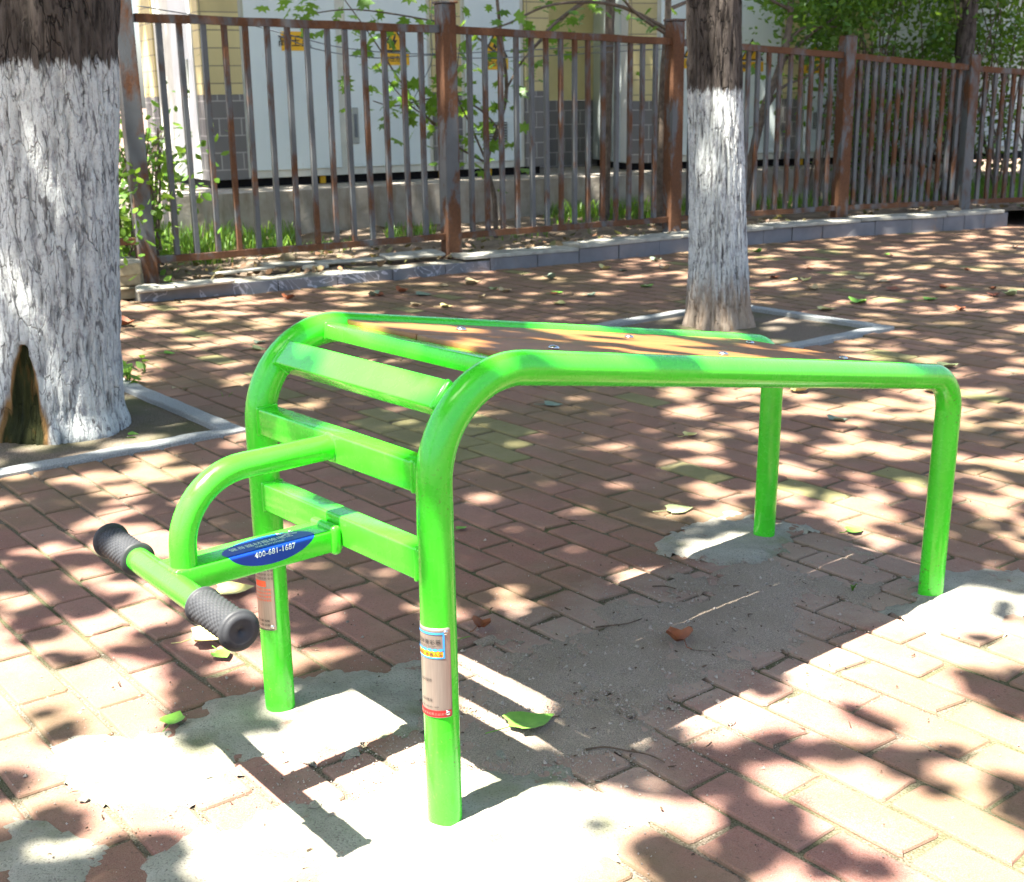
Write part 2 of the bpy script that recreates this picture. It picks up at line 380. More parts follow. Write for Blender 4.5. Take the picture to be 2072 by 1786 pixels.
for px, py, s, lab in [(662, 1418, .011, 'small cement crumb beside the second leg'), (530, 1510, .016, 'grey cement lump at the top end of the handle shadow'), (625, 1545, .012, 'crumb of cement lying in the handle shadow'), (638, 1632, .014, 'grey cement chip below the bend of the handle shadow'), (1110, 1602, .008, 'tiny red brick chip on the concrete in front'), (872, 1395, .012, 'cement crumb on the bricks left of the plate'), (1480, 1465, .010, 'pale chip at the sand edge near the long shadow'), (170, 1622, .010, 'crumb on the sunlit cement smear')]:
    rubble('cement_crumb', px, py, s, M_conc if 'red' not in lab else M_paver, lab)
# ================================================================ BENCH
n = N('green_paint', .22, .5); v = n.coord('World'); f = n.noise(v, 6, 4)
c = n.mix(n.ramp(f, [(.3, 0.0), (.7, 1.0)]), (.045, .55, .016), (.058, .64, .024))
ch = n.ramp(n.noise(v, 190, 3, .7), [(.70, 0.0), (.73, 1.0)]); ch = n.math('MULTIPLY', ch, n.ramp(n.noise(v, 9, 3), [(.52, 0.0), (.6, .8)]))
c = n.mix(ch, c, (.10, .09, .03))
for pc, pr in ((W(1.545, -.01, .49), .09), (W(-.01, -.03, .12), .10), (W(.0, WV, .05), .10), (W(1.51, -.02, .05), .10), (W(.0, 0, .60), .06), (W(-.33, .27, .46), .05)):
    dv = n.new('ShaderNodeVectorMath', operation='DISTANCE'); n.t.links.new(v, dv.inputs[0]); dv.inputs[1].default_value = pc
    k = n.math('MULTIPLY', n.ramp(n.math('DIVIDE', dv.outputs['Value'], pr), [(.3, 1.0), (1, 0.0)]), n.ramp(n.noise(v, 130, 4, .75), [(.60, 0.0), (.64, 1.0)])); c = n.mix(k, c, (.11, .075, .03))
c = n.mix(n.ramp(n.noise(n.coord('World', (1, 1, .2)), 60, 5, .7), [(.60, 0.0), (.72, .14)]), c, (.13, .48, .05))
n.set('Base Color', c); n.set('Roughness', n.ramp(n.noise(v, 40, 5), [(.3, .16), (.75, .38)]))
n.set('Coat Weight', .35); n.set('Coat Roughness', .08); n.bump(n.noise(v, 90, 3), .12, .002); M_green = n.m
M_steel = flat('bolt_steel', (.62, .64, .66), .25, 1.0, .15, 80)
n = N('board_mat', .45, .4); v = n.coord('Object', (1, 9, 1)); f = n.noise(v, 3, 6, .6)
c = n.mix(n.ramp(f, [(.3, 0.0), (.7, 1.0)]), (.20, .086, .023), (.29, .128, .034))
c = n.mix(n.ramp(n.noise(n.coord('Object', (1, 30, 1)), 4, 3), [(.55, 0.0), (.62, .25)]), c, (.22, .09, .02)); n.set('Base Color', c); n.bump(f, .15, .002); M_board = n.m
n = N('rubber_mat', .55, .35); v = n.coord('World'); n.set('Base Color', n.mix(n.noise(v, 50, 4), (.022, .023, .025), (.050, .052, .056)))
n.bump(n.noise(v, 900, 1), .25, .001); M_rub = n.m
bench = empty('exercise_bench', mw=BM); tag(bench, 'bright green tubular steel sit-up bench with an orange-brown board and black grips', 'exercise bench')
R = .030
for v0, du in ((0.0, 0.0), (WV, .0)):
    bm = bmesh.new(); g0 = .030 if v0 else 0.0
    lx = -.002
    S = -.164
    zt = lambda u: .772-(u-.19)*.164
    u1 = 1.535 if not v0 else 1.572
    pts = [(lx, v0, -.05), (lx, v0, .3)]+arc((lx, v0, 0), (lx, v0, zt(lx)), (1, v0, zt(1)), .165, 16)+[(.5, v0, zt(.5)), (.9, v0, zt(.9))]
    pts += arc((1, v0, zt(1)), (u1, v0, zt(u1)), (1.516 if not v0 else 1.560, v0, 0), .095, 14)+[(1.524 if not v0 else 1.566, v0, .25), (1.514 if not v0 else 1.559, v0, -.05)]
    tube(bm, pts, R, 36); o = from_bm('side_frame', bm, M_green, bench); autosmooth(o)
def part_box(name, u0, u1, v0, v1, z0, z1, bev=.004, mat=None, tilt=None, seg=3):
    bm = bmesh.new(); cu, cz = (u0+u1)/2, (z0+z1)/2
    M_ = Matrix.Translation((cu, 0, cz)) @ Matrix.Rotation(tilt, 4, 'Y') if tilt else Matrix.Translation((cu, 0, cz))
    box(bm, u0-cu, u1-cu, v0, v1, z0-cz, z1-cz, M_, bev, seg); o = from_bm(name, bm, mat or M_green, bench); autosmooth(o, 50); return o
vi, vo = R*.7, WV-R*.7
part_box('crossbar', -.024, .018, vi, vo, .443, .498)
part_box('crossbar', -.024, .018, vi, vo, .594, .646)
part_box('crossbar', .030, .070, vi, vo, .709, .762, tilt=math.radians(42))
part_box('crossbar', .135, .190, vi, vo, .755, .785, tilt=math.radians(9.3))
zb = lambda u: .772-(u-.19)*.164
for uc in (.55, 1.0): part_box('crossbar', uc-.022, uc+.022, vi, vo, zb(uc)-.035, zb(uc)+.001, tilt=math.radians(9.3))
part_box('crossbar', 1.405, 1.445, vi, vo, zb(1.425)-.028, zb(1.425)+.0135, tilt=math.radians(9.3))
for (u0_, u1_, z0_, z1_, tl_) in ((-.026, .020, .441, .500, 0), (-.026, .020, .592, .648, 0), (.028, .072, .707, .764, 42), (.133, .192, .753, .787, 9.3)):
    for vv0, vv1 in ((.024, .0335), (WV-.0335, WV-.024)):
        ob_ = part_box('weld_bead', u0_, u1_, vv0, vv1, z0_, z1_, .004, tilt=math.radians(tl_) if tl_ else None)
        for q in ob_.data.vertices: q.co += Vector((nz(q.co.x*160, q.co.z*160, 1), 0, nz(q.co.x*160, q.co.z*160, 7)))*.0022
# seat board
bm = bmesh.new(); cu = (.19+1.402)/2; box(bm, -(1.402-.19)/2/math.cos(.1626), (1.402-.19)/2/math.cos(.1626), .012, .298, -.014, 0, Matrix.Translation((cu, 0, zb(cu)+.018)) @ Matrix.Rotation(math.radians(9.315), 4, 'Y'), .003, 2)
box(bm, -(1.402-.19)/2/math.cos(.1626), (1.402-.19)/2/math.cos(.1626), .2995, WV-.012, -.014, 0, Matrix.Translation((cu, 0, zb(cu)+.018)) @ Matrix.Rotation(math.radians(9.315), 4, 'Y'), .003, 2)
bd = from_bm('seat_board', bm, M_board, bench); autosmooth(bd)
for u in (.385, .865, 1.295):
    for v0 in (.139, WV-.139):
        bm = bmesh.new(); bmesh.ops.create_uvsphere(bm, u_segments=20, v_segments=10, radius=.0112)
        for q in bm.verts: q.co.z = max(q.co.z, 0)*.55
        M_ = Matrix.Translation((u, v0, zb(u)+.019)) @ Matrix.Rotation(math.radians(9.3), 4, 'Y'); bm.transform(M_)
        bo = from_bm('bolt', bm, M_steel, bench, True)
vm = .275
# curved support tube
bm = bmesh.new(); pts = [(-.02, vm, .621), (-.1, vm, .621)]+arc((0, vm, .621), (-.311, vm, .621), (-.311, vm, .3), .12, 14)+[(-.312, vm, .455)]
tube(bm, pts, .0225, 28); o = from_bm('support_tube', bm, M_green, bench); autosmooth(o)
bm = bmesh.new(); tube(bm, [(-.026, vm, .621), (-.0235, vm, .621), (-.0225, vm, .621)], [.0228, .0262, .027], 28); autosmooth(from_bm('weld_bead', bm, M_green, bench))
part_box('stem', -.338, -.020, vm-.024, vm+.046, .435, .477, .005)
part_box('stem_collar', -.044, -.0245, vm-.030, vm+.052, .430, .484, .008)
ub, zbm = -.336, .451; vc = .284; hb = .262; RB = Matrix.Translation((ub, vc, 0)) @ Matrix.Rotation(math.radians(-2.6), 4, 'Z') @ Matrix.Translation((-ub, -vc, 0))
bm = bmesh.new(); tube(bm, [(ub, vc-hb+.02, zbm), (ub, vc+hb-.02, zbm)], .0215, 28); bm.transform(RB); autosmooth(from_bm('handle_bar', bm, M_green, bench))
def grip(sgn):
    bm = bmesh.new(); seg = 112; L_ = .134; rings = []; nr = 120; y1 = vc+sgn*hb; y0 = y1-sgn*L_
    prof = []
    for i in range(nr+1):
        t = i/nr; r = .0270; hatch = 0
        if t < .06: r = .0270+.0035*math.sin(math.pi*min(1, t/.06))
        elif t > .90: r = .0270+.0058*(1-abs((t-.95)/.05)**2.2)**.5 if abs(t-.95) < .05 else .0270
        else: hatch = 1
        prof.append((y0+(y1-y0)*t, r, hatch, t))
    for (y, r, hh, t) in prof:
        ring = []
        for k in range(seg):
            a = 2*math.pi*k/seg; rr = r
            if hh: rr += .0016*min(abs(math.sin(a*10+t*34)), abs(math.sin(a*10-t*34)))-.0008
            ring.append(bm.verts.new((ub+rr*math.cos(a), y, zbm+rr*math.sin(a))))
        rings.append(ring)
    for rr, dy in ((.0265, .0035), (.018, .0028), (.010, .0012), (.004, -.001), (.002, -.006)):
        rings.append([bm.verts.new((ub+rr*math.cos(2*math.pi*k/seg), y1+sgn*dy, zbm+rr*math.sin(2*math.pi*k/seg))) for k in range(seg)])
    for i in range(len(rings)-1):
        for k in range(seg): bm.faces.new((rings[i][k], rings[i][(k+1) % seg], rings[i+1][(k+1) % seg], rings[i+1][k]))
    bm.faces.new(rings[-1]); bm.faces.new(rings[0][::-1]); bmesh.ops.recalc_face_normals(bm, faces=bm.faces); bm.transform(RB)
    o = from_bm('grip', bm, M_rub, bench, True); o['label'] = 'black rubber grip with a criss-cross tread' ; return o
grip(-1); grip(1)
# ---- lettering
def txt(body, size, fn, mat, parent, name='lettering', align='LEFT', sx=1.0, bold=0.0):
    """text turned into a thin mesh and laid on a surface through fn(x, y) -> Vector"""
    cu_ = bpy.data.curves.new('t', 'FONT'); cu_.body = body; cu_.size = size; cu_.align_x = align; cu_.resolution_u = 2; cu_.offset = bold
    ob = bpy.data.objects.new('t', cu_); C.objects.link(ob); dg = bpy.context.evaluated_depsgraph_get(); dg.update()
    me = bpy.data.meshes.new_from_object(ob.evaluated_get(dg)); bpy.data.objects.remove(ob)
    bm = bmesh.new(); bm.from_mesh(me); bpy.data.meshes.remove(me)
    bmesh.ops.triangulate(bm, faces=bm.faces)
    for v_ in bm.verts: v_.co = fn(v_.co.x*sx, v_.co.y)
    return from_bm(name, bm, mat, parent)
def decal(pts2, fn, mat, parent, name, cuts=14):
    """a thin sheet of outline pts2 (2-D) laid on a surface"""
    bm = bmesh.new(); vs = [bm.verts.new((x, y, 0)) for x, y in pts2]; bm.faces.new(vs); 
    xs = [p[0] for p in pts2]; ys = [p[1] for p in pts2]
    for ax, lo, hi in ((0, min(xs), max(xs)), (1, min(ys), max(ys))):
        for i in range(1, cuts):
            t = lo+(hi-lo)*i/cuts; no = (1, 0, 0) if ax == 0 else (0, 1, 0); pc = (t, 0, 0) if ax == 0 else (0, t, 0)
            bmesh.ops.bisect_plane(bm, geom=bm.verts[:]+bm.edges[:]+bm.faces[:], plane_co=pc, plane_no=no)
    for v_ in bm.verts: v_.co = fn(v_.co.x, v_.co.y)
    return from_bm(name, bm, mat, parent, True)
M_blue = flat('sticker_blue', (.006, .045, .34), .35, var=.05); M_white = flat('print_white', (.75, .78, .8), .5, var=.03)
n = N('plate_mat', .32, .5); v = n.coord('Object', (1, 1, .04)); n.set('Metallic', .6); n.set('Base Color', n.mix(n.noise(v, 400, 2), (.30, .25, .21), (.46, .38, .32))); M_plate = n.m
M_lb = flat('print_blue', (.05, .30, .72), .5, var=.03); M_or = flat('print_orange', (.80, .32, .015), .5, var=.03); M_bk = flat('print_black', (.03, .03, .03), .5, var=.03); M_rd = flat('print_red', (.40, .02, .02), .5, var=.05); M_or2 = flat('print_vermilion', (.68, .08, .03), .5, var=.05)
vf, zt_ = vm-.024, .477; rb = .005
def sfn(eps):
    def f_(s, t):      # t measured across: >0 on top of the stem, <0 down its near side
        if t > rb*.785: return Vector((s, vf+rb+(t-rb*.785), zt_+eps))
        if t < -rb*.785: return Vector((s, vf-eps, zt_-rb+(t+rb*.785)))
        a = math.pi/4+t/rb; return Vector((s, vf+rb-(rb+eps)*math.cos(a), zt_-rb+(rb+eps)*math.sin(a)))
    return f_
sc0 = -.160; st0 = .012
ov = [(sc0+.086*math.cos(2*math.pi*k/64), st0+.041*math.sin(2*math.pi*k/64)) for k in range(64)]
stk = decal(ov, sfn(.0006), M_blue, bench, 'sticker', 40)
stk['label'] = 'dark blue oval sticker with a white telephone number'
txt('健身器材报修电话', .0155, lambda x, y: sfn(.0011)(sc0-.068+x, st0+.008+y), M_white, stk, 'lettering', sx=.98, bold=.0001)
txt('028-82020068', .0095, lambda x, y: sfn(.0011)(sc0-.026+x, st0-.0035+y), M_white, stk, 'lettering', sx=1.0, bold=.0001)
txt('400-681-1687', .0140, lambda x, y: sfn(.0011)(sc0-.036+x, st0-.0240+y), M_white, stk, 'lettering', sx=1.0, bold=.0001)
# crossed spanners emblem
def spanner(cx_, cy_, a, L_):
    P = []; ca, sa = math.cos(a), math.sin(a)
    prof = [(-L_*.5, .0022), (-L_*.30, .0022), (-L_*.26, .0012), (L_*.24, .0012), (L_*.30, .0040), (L_*.44, .0046), (L_*.52, .0032), (L_*.42, .0018), (L_*.36, .0012)]
    up_ = [(x, y) for x, y in prof]; lo = [(x, -y) for x, y in prof[::-1]]
    return [(cx_+x*ca-y*sa, cy_+x*sa+y*ca) for x, y in up_+lo]
for a in (math.radians(28), math.radians(152)): decal(spanner(sc0+.048, st0+.024, a, .036), sfn(.0012 if a < 1 else .0015), M_white, stk, 'wrench_emblem', 4)
# ---- name plates wrapped round the front legs
def plate(vleg, az_deg, z0, z1, half, first):
    azc = math.radians(az_deg)-AN
    def cyl(eps):
        def f_(s, y):
            a = azc+s/R; return Vector((-.002+(R+eps)*math.cos(a), vleg+(R+eps)*math.sin(a), z0+y))
        return f_
    hgt = z1-z0; r_ = .004; P = []
    for sx, sy, a0 in ((1, 1, 0), (-1, 1, 90), (-1, -1, 180), (1, -1, 270)):
        for t in (0, 45, 90):
            a = math.radians(a0+t); P.append((sx*(half-r_)+r_*math.cos(a), hgt/2+sy*(hgt/2-r_)+r_*math.sin(a)))
    pl = decal(P, cyl(.0010), M_plate, bench, 'name_plate', 30)
    so_ = pl.modifiers.new('t', 'SOLIDIFY'); so_.thickness = .0008; so_.offset = -1
    for sx in (1, -1):
        for yy in (.008, hgt-.008):
            bm = bmesh.new(); bmesh.ops.create_uvsphere(bm, u_segments=14, v_segments=8, radius=.0042)
            p = cyl(.0012)(sx*(half-.008), yy)
            for q in bm.verts: q.co = q.co*1.0; 
            dirn = Vector((p.x+.002, p.y-vleg, 0)).normalized(); Rm = dirn.to_track_quat('Z', 'X').to_matrix().to_4x4()
            for q in bm.verts: q.co.z *= .45
            bm.transform(Matrix.Translation(p) @ Rm); from_bm('rivet', bm, M_steel, pl, True)
    c2 = cyl(.0017); c3 = cyl(.0021); c4 = cyl(.0025)
    def rect(x0, x1, y0, y1, m, nm, f_=c2): return decal([(x0, y0), (x1, y0), (x1, y1), (x0, y1)], f_, m, pl, nm, 16)
    if first:
        pl['label'] = 'steel plate with a blue frame, an orange band and a red foot'
        fx = half-.0105; top = hgt-.007; bot = top-.046
        rect(-fx, fx, top-.0035, top, M_lb, 'printed_frame'); rect(-fx, fx, bot, bot+.0025, M_lb, 'printed_frame')
        rect(-fx, -fx+.003, bot+.0025, top-.0035, M_lb, 'printed_frame'); rect(fx-.003, fx, bot+.0025, top-.0035, M_lb, 'printed_frame')
        rect(-fx+.003, fx-.003, bot+.0025, bot+.0135, M_or, 'orange_band')
        for k in range(-3, 4):
            P = [(k*.009+.0042*math.cos(a), bot+.0155+.0024*math.sin(a)) for a in [2*math.pi*i/14 for i in range(14)]]
            decal(P, c3, M_lb, pl, 'wave_print', 4)
        txt('中国体育彩票', .0092, lambda x, y: c3(x, bot+.026+y), M_bk, pl, 'lettering', 'CENTER')
        txt('CHINA SPORTS LOTTERY', .0036, lambda x, y: c3(x, bot+.0205+y), M_bk, pl, 'lettering', 'CENTER')
        txt('公益体彩 乐善人生', .0072, lambda x, y: c4(x, bot+.0052+y), M_bk, pl, 'lettering', 'CENTER', bold=.0001)
        txt('扫码报修', .0058, lambda x, y: c3(.000+x, .066+y), M_bk, pl, 'lettering', 'CENTER'); txt('扫码健身', .0058, lambda x, y: c3(.000+x, .030+y), M_bk, pl, 'lettering', 'CENTER')
        txt('服务热线: 400-681-1687', .0042, lambda x, y: c3(x, .0185+y), M_bk, pl, 'lettering', 'CENTER')
        rect(-half+.002, half-.002, .0015, .0135, M_rd, 'red_band')
        txt('国家体育总局 体育彩票公益金捐赠', .0052, lambda x, y: c3(x, .0052+y), M_plate, pl, 'lettering', 'CENTER')
    else:
        pl['label'] = 'steel plate with a small red warning panel'
        rect(-half*.2, half*.55, hgt*.60, hgt*.68, M_or2, 'red_band')
        for k in range(5): txt('注意事项 使用说明 安全', .0055, lambda x, y, k=k: c3(half*.15+x, hgt*.92-k*.0085+y), M_bk, pl, 'lettering', 'CENTER')
        for k in range(4): txt('警告 请勿超负荷使用', .0050, lambda x, y, k=k: c3(half*.15+x, hgt*.55-k*.0075+y), M_or2, pl, 'lettering', 'CENTER')
        for k in range(2): txt('生产日期 合格', .0055, lambda x, y, k=k: c3(half*.15+x, hgt*.12-k*.009+y), M_bk, pl, 'lettering', 'CENTER')
plate(0.0, 226, .2135, .3735, R*math.radians(84), True)
plate(WV, 222, .190, .345, R*math.radians(66), False)
# ================================================================ TREES OF THE PAVEMENT
def trunkmat(name, zsplit, brown, wound=False):
    n = N(name, .92, .15); vw = n.coord('World'); z = n.sep(vw)[2]
    vs_ = n.coord('World', (1, 1, .24)); n1 = n.noise(vs_, 14, 6, .65, 1.2); n2 = n.noise(vs_, 42, 5, .6, .8); fine = n.noise(vw, 120, 4, .6)
    h = n.attr('groove', 'Fac')
    bark = n.mix(n.ramp(n1, [(.3, 0.0), (.7, 1.0)]), (.040, .033, .028), (.125, .105, .09)); bark = n.mix(n.ramp(n2, [(.36, .8), (.46, 0.0)]), bark, (.02, .017, .015)); bark = n.mix(h, bark, (.015, .012, .01))
    white = n.mix(n.ramp(n.noise(vs_, 6, 5), [(.3, 0.0), (.7, 1.0)]), (.42, .45, .44), (.62, .645, .62))
    white = n.mix(n.ramp(n.noise(n.coord('World', (1, 1, .45)), 46, 6, .75, .3), [(.52, 0.0), (.60, .7)]), white, (.25, .25, .27))
    white = n.mix(n.ramp(n2, [(.37, .9), (.42, 0.0)]), white, (.12, .12, .12)); white = n.mix(n.math('MULTIPLY', h, .8), white, (.07, .07, .08))
    white = n.mix(n.ramp(fine, [(.3, .35), (.45, 0.0)]), white, (.3, .28, .25))
    dvn = n.new('ShaderNodeTexNoise'); dvn.inputs['Scale'].default_value = 9; dvn.inputs['Detail'].default_value = 4; n.t.links.new(n.coord('World', (1, 1, .5)), dvn.inputs['Vector'])
    dm = n.new('ShaderNodeVectorMath', operation='MULTIPLY_ADD'); n.t.links.new(dvn.outputs['Color'], dm.inputs[0]); dm.inputs[1].default_value = (.07, .07, .05); n.t.links.new(n.coord('World', (1, 1, .13)), dm.inputs[2])
    crk = n.voro(dm.outputs[0], 30, 'DISTANCE_TO_EDGE'); cm = n.math('MULTIPLY', n.ramp(crk, [(.0, 1.0), (.035, 0.0)]), n.ramp(n.noise(vw, 6, 4), [(.40, .15), (.58, 1.0)]))
    white = n.mix(n.math('MULTIPLY', cm, .6), white, (.05, .05, .05)); bark = n.mix(cm, bark, (.008, .007, .006))
    white = n.mix(n.ramp(n.noise(n.coord('World', (1, 1, .6)), 90, 4, .8), [(.56, 0.0), (.64, .7)]), white, (.24, .22, .22))
    edge = n.math('ADD', z, n.math('ADD', n.math('MULTIPLY', n.math('SUBTRACT', n1, .5), .12), n.math('MULTIPLY', n.math('SUBTRACT', n2, .5), .16)))
    m = n.ramp(n.math('SUBTRACT', edge, zsplit-.5), [(.49, 0.0), (.515, 1.0)])
    c = n.mix(m, white, bark)
    if brown:
        e2_ = n.math('ADD', z, n.math('MULTIPLY', n.math('SUBTRACT', n.noise(vs_, 22, 5, .7), .5), .5))
        c = n.mix(n.ramp(e2_, [(.12, .85), (.30, 0.0)]), c, n.mix(n2, (.16, .09, .045), (.42, .33, .24)))
    if wound:
        w = n.attr('wound', 'Fac'); wc = n.ramp(n.noise(vs_, 20, 5), [(.3, (.010, .014, .006)), (.55, (.030, .032, .010)), (.72, (.12, .055, .015))])
        rimc = n.mix(n2, (.10, .045, .015), (.36, .22, .09)); c = n.mix(n.ramp(w, [(.15, 0.0), (.4, 1.0)]), c, rimc); c = n.mix(n.ramp(w, [(.45, 0.0), (.65, 1.0)]), c, wc)
    n.set('Base Color', c); n.bump(n.math('ADD', n.math('SUBTRACT', n.math('MULTIPLY', n2, 1.0), cm), n.math('ADD', n.math('MULTIPLY', fine, .35), n1)), .75, .012); return n.m
def trunk(name, base, top, prof, mat, parent, seg=160, nzr=190, seed=0, wound=None, amp=1.0, root=.0):
    """prof: list of (z, radius); axis from base to top"""
    vs = []; fs = []; gr = []; wd = []; z1 = prof[-1][0]
    for j in range(nzr+1):
        t = j/nzr; z = -.05+(z1+.05)*t**1.25
        r = prof[0][1]
        for a, b in zip(prof, prof[1:]):
            if a[0] <= z <= b[0]: k = (z-a[0])/(b[0]-a[0]); k = k*k*(3-2*k); r = a[1]+(b[1]-a[1])*k
        if z > prof[-1][0]: r = prof[-1][1]
        c_ = base+(top-base)*(max(z, 0)/z1)
        for i in range(seg):
            a = 2*math.pi*i/seg; ca, sa = math.cos(a), math.sin(a)
            fl = root*math.exp(-max(z, 0)/.16)*(.5+.5*math.sin(a*4+seed)+.3*math.sin(a*7+seed*2))
            wx, wy = ca*2.2, sa*2.2; wob = nz(wx+seed, wy, z*1.2)*.6
            big = .012*nz(ca*1.6+seed, sa*1.6, z*1.0)
            rd = abs(nz((ca+.08*wob)*7.5*amp+seed, (sa+.08*wob)*7.5*amp, z*2.1)); rd2 = abs(nz(ca*17*amp, sa*17*amp+seed, z*5.0+wob*2))
            g = max(0, 1-rd*9)*.6+max(0, 1-rd2*8)*.4
            w = 0.0; wdent = 0
            if wound:
                az, hw, hz = wound; da = (a-az+math.pi) % (2*math.pi)-math.pi
                w = (1-abs(da)/(hw*max(.05, 1-max(z, 0)/hz)**.55)) if z < hz else -.3; w += .22*nz(ca*7, sa*7, z*5)+.1*nz(ca*22, sa*22, z*14); w = max(0, min(1, w*1.7)); wdent = -.045*w+.02*w*abs(nz(ca*14, sa*14, z*6))
            rr = r+fl+big+.004*nz(ca*12, sa*12+seed, z*9)-.013*g*(1-w)+.006*min(1, rd*4)+.003*nz(ca*30, sa*30+seed, z*26)+wdent
            vs.append((c_.x+rr*ca, c_.y+rr*sa, z)); gr.append(min(1, max(0, g*1.25-.25))*(1-w)); wd.append(w)
    for j in range(nzr):
        for i in range(seg):
            a = j*seg+i; b = j*seg+(i+1) % seg; fs.append((a, b, b+seg, a+seg))
    o = from_py(name, vs, fs, mat, parent, True); set_attr(o.data, 'groove', gr, 'POINT'); set_attr(o.data, 'wound', wd, 'POINT'); return o
M_t1 = trunkmat('whitewashed_bark', 1.345, False, True); M_t2 = trunkmat('whitewashed_bark_thin', 1.235, True)
M_bark = trunkmat('plain_bark', -3, False)
B1 = Vector((-1.774, 4.74, 0)); B2 = Vector((1.146, 6.80, 0))
tree1 = empty('whitewashed_tree', B1); tag(tree1, 'thick tree trunk painted white below dark bark, with a mossy hollow at its foot', 'tree')
tree2 = empty('whitewashed_tree', B2); tag(tree2, 'slimmer white-painted tree trunk standing beyond the bench board, brown at its foot', 'tree')
def rel(base, v_): return Vector(v_)-base
trunk('trunk', Vector((0, 0, 0)), Vector((.29, .10, 3.3)), [(0, .262), (.10, .240), (.40, .229), (1.0, .224), (1.7, .226), (3.3, .17)], M_t1, tree1, seed=3.1, wound=(math.radians(257), .52, .36), root=.022)
trunk('trunk', Vector((0, 0, 0)), Vector((-.13, .1, 3.4)), [(0, .168), (.12, .156), (.5, .147), (1.2, .138), (1.7, .133), (3.4, .105)], M_t2, tree2, seed=8.7, amp=.8, root=.022)
others = [(Vector((-2.6, -.9, 0)), 'unseen rough-barked tree added left of the camera for its shade'), (Vector((3.9, .9, 0)), 'unseen rough-barked tree added right of the camera for its shade')]  # trees added out of view to carry crowns for the dappled shade
tob = [tree1, tree2]
for b, l in others:
    t_ = empty('shade_tree', b); tag(t_, l, 'tree', 'shade trees beyond the frame'); tob.append(t_)
    trunk('trunk', Vector((0, 0, 0)), Vector((.1, .1, 3.3)), [(0, .25), (.3, .2), (1.5, .17), (3.3, .13)], M_bark, t_, 48, 40, seed=b.x)
bases = [B1, B2]+[b for b, l in others]
# tree pits
M_gran = flat('granite', (.25, .265, .26), .75, var=.35, vs=180, bump=.3)
n = N('soil_mat', .97, .1); v = n.coord('World'); g = n.noise(v, 130, 4, .7)
n.set('Base Color', n.mix(n.ramp(n.noise(v, 9, 5), [(.35, 0.0), (.65, 1.0)]), n.mix(g, (.24, .18, .115), (.42, .33, .235)), n.mix(g, (.36, .28, .19), (.55, .45, .33)))); n.bump(g, .9, .01); M_soil = n.m
def pit(P, lab, h0):
    e_ = empty('tree_pit_edging', P['c']); tag(e_, lab, 'tree pit edging', 'granite edging round the tree pits'); s = P['s']; w = .075; z0, z1 = -.10, h0
    M_ = Matrix(((P['a'].x, P['b'].x, 0, 0), (P['a'].y, P['b'].y, 0, 0), (0, 0, 1, -P['c'].z), (0, 0, 0, 1)))
    for (a0, a1, b0, b1) in ((0, s, 0, w), (0, w, w+.003, s-w-.003), (s-w, s, w+.003, s-w-.003), (0, s, s-w, s)):
        bm = bmesh.new(); box(bm, a0, a1, b0, b1, z0, z1, None, .004, 1)
        bmesh.ops.subdivide_edges(bm, edges=[e for e in bm.edges if e.calc_length() > .3], cuts=24)
        for q in bm.verts: q.co += Vector((nz(q.co.x*9, q.co.y*9, 1), nz(q.co.x*9, q.co.y*9, 5), nz(q.co.x*7, q.co.y*7, 9)))*.004
        bm.transform(M_); bmesh.ops.recalc_face_normals(bm, faces=bm.faces); from_bm('granite_strip', bm, M_gran, e_)
    vs = []; fs = []; N_ = 60
    for j in range(N_+1):
        for i in range(N_+1):
            a = w+(s-2*w)*i/N_; b = w+(s-2*w)*j/N_; p = P['c']+P['a']*a+P['b']*b
            vs.append((p.x, p.y, h0-.050+.012*nz(p.x*5, p.y*5)+.008*nz(p.x*20, p.y*20)+.012*nz(p.x*60, p.y*60)))
    for j in range(N_):
        for i in range(N_): fs.append((j*(N_+1)+i, j*(N_+1)+i+1, (j+1)*(N_+1)+i+1, (j+1)*(N_+1)+i))
    o = from_py('soil', vs, fs, M_soil, smooth=True); tag(o, 'bare sandy soil inside the square tree pit', 'soil', kind='structure')
pit(P1, 'grey granite strips squaring off the pit of the thick left tree', .016)
pit(P2, 'grey granite strips squaring off the pit of the slimmer tree', .016)
# ================================================================ LOW WALL
n = N('slate_tile', .38, .5); v = n.coord('World'); x_ = n.sep(v)[0]
w1 = n.noise(v, 3.5, 3, .5, 2.5); vein = n.ramp(n.math('ABSOLUTE', n.math('SUBTRACT', w1, .5)), [(.0, 1.0), (.018, 0.0)])
vein = n.math('MULTIPLY', vein, n.ramp(n.math('ADD', n.math('MULTIPLY', x_, -.5), .0), [(.0, 0.0), (.25, .85)]))
c = n.mix(n.ramp(n.noise(v, 5, 5, .6), [(.3, 0.0), (.7, 1.0)]), (.115, .12, .132), (.18, .185, .20)); c = n.mix(vein, c, (.55, .55, .6))
c = n.mix(n.ramp(n.noise(v, 3.7, 5, .7), [(.6, 0.0), (.7, .5)]), c, (.27, .17, .10)); n.set('Base Color', c); n.bump(n.noise(v, 30, 4), .2, .004); M_slate = n.m
M_cop = flat('coping_stone', (.34, .33, .28), .8, var=.3, vs=14, bump=.4)
M_rub2 = flat('rough_stone', (.26, .22, .14), .95, var=.45, vs=9, bump=.6)
def wtop(x): 
    for (x0, z0), (x1, z1) in zip([(-9, .09), (-.36, .10), (.5, .132), (4.2, .155)], [(-.36, .10), (.5, .132), (4.2, .155), (20, .155)]):
        if x <= x1: return z0+(z1-z0)*(x-x0)/(x1-x0)
wall = empty('low_wall', WF[0]); tag(wall, 'knee-low retaining wall faced with grey slate tiles under the rusty fence', 'low wall'); wall['kind'] = 'thing'
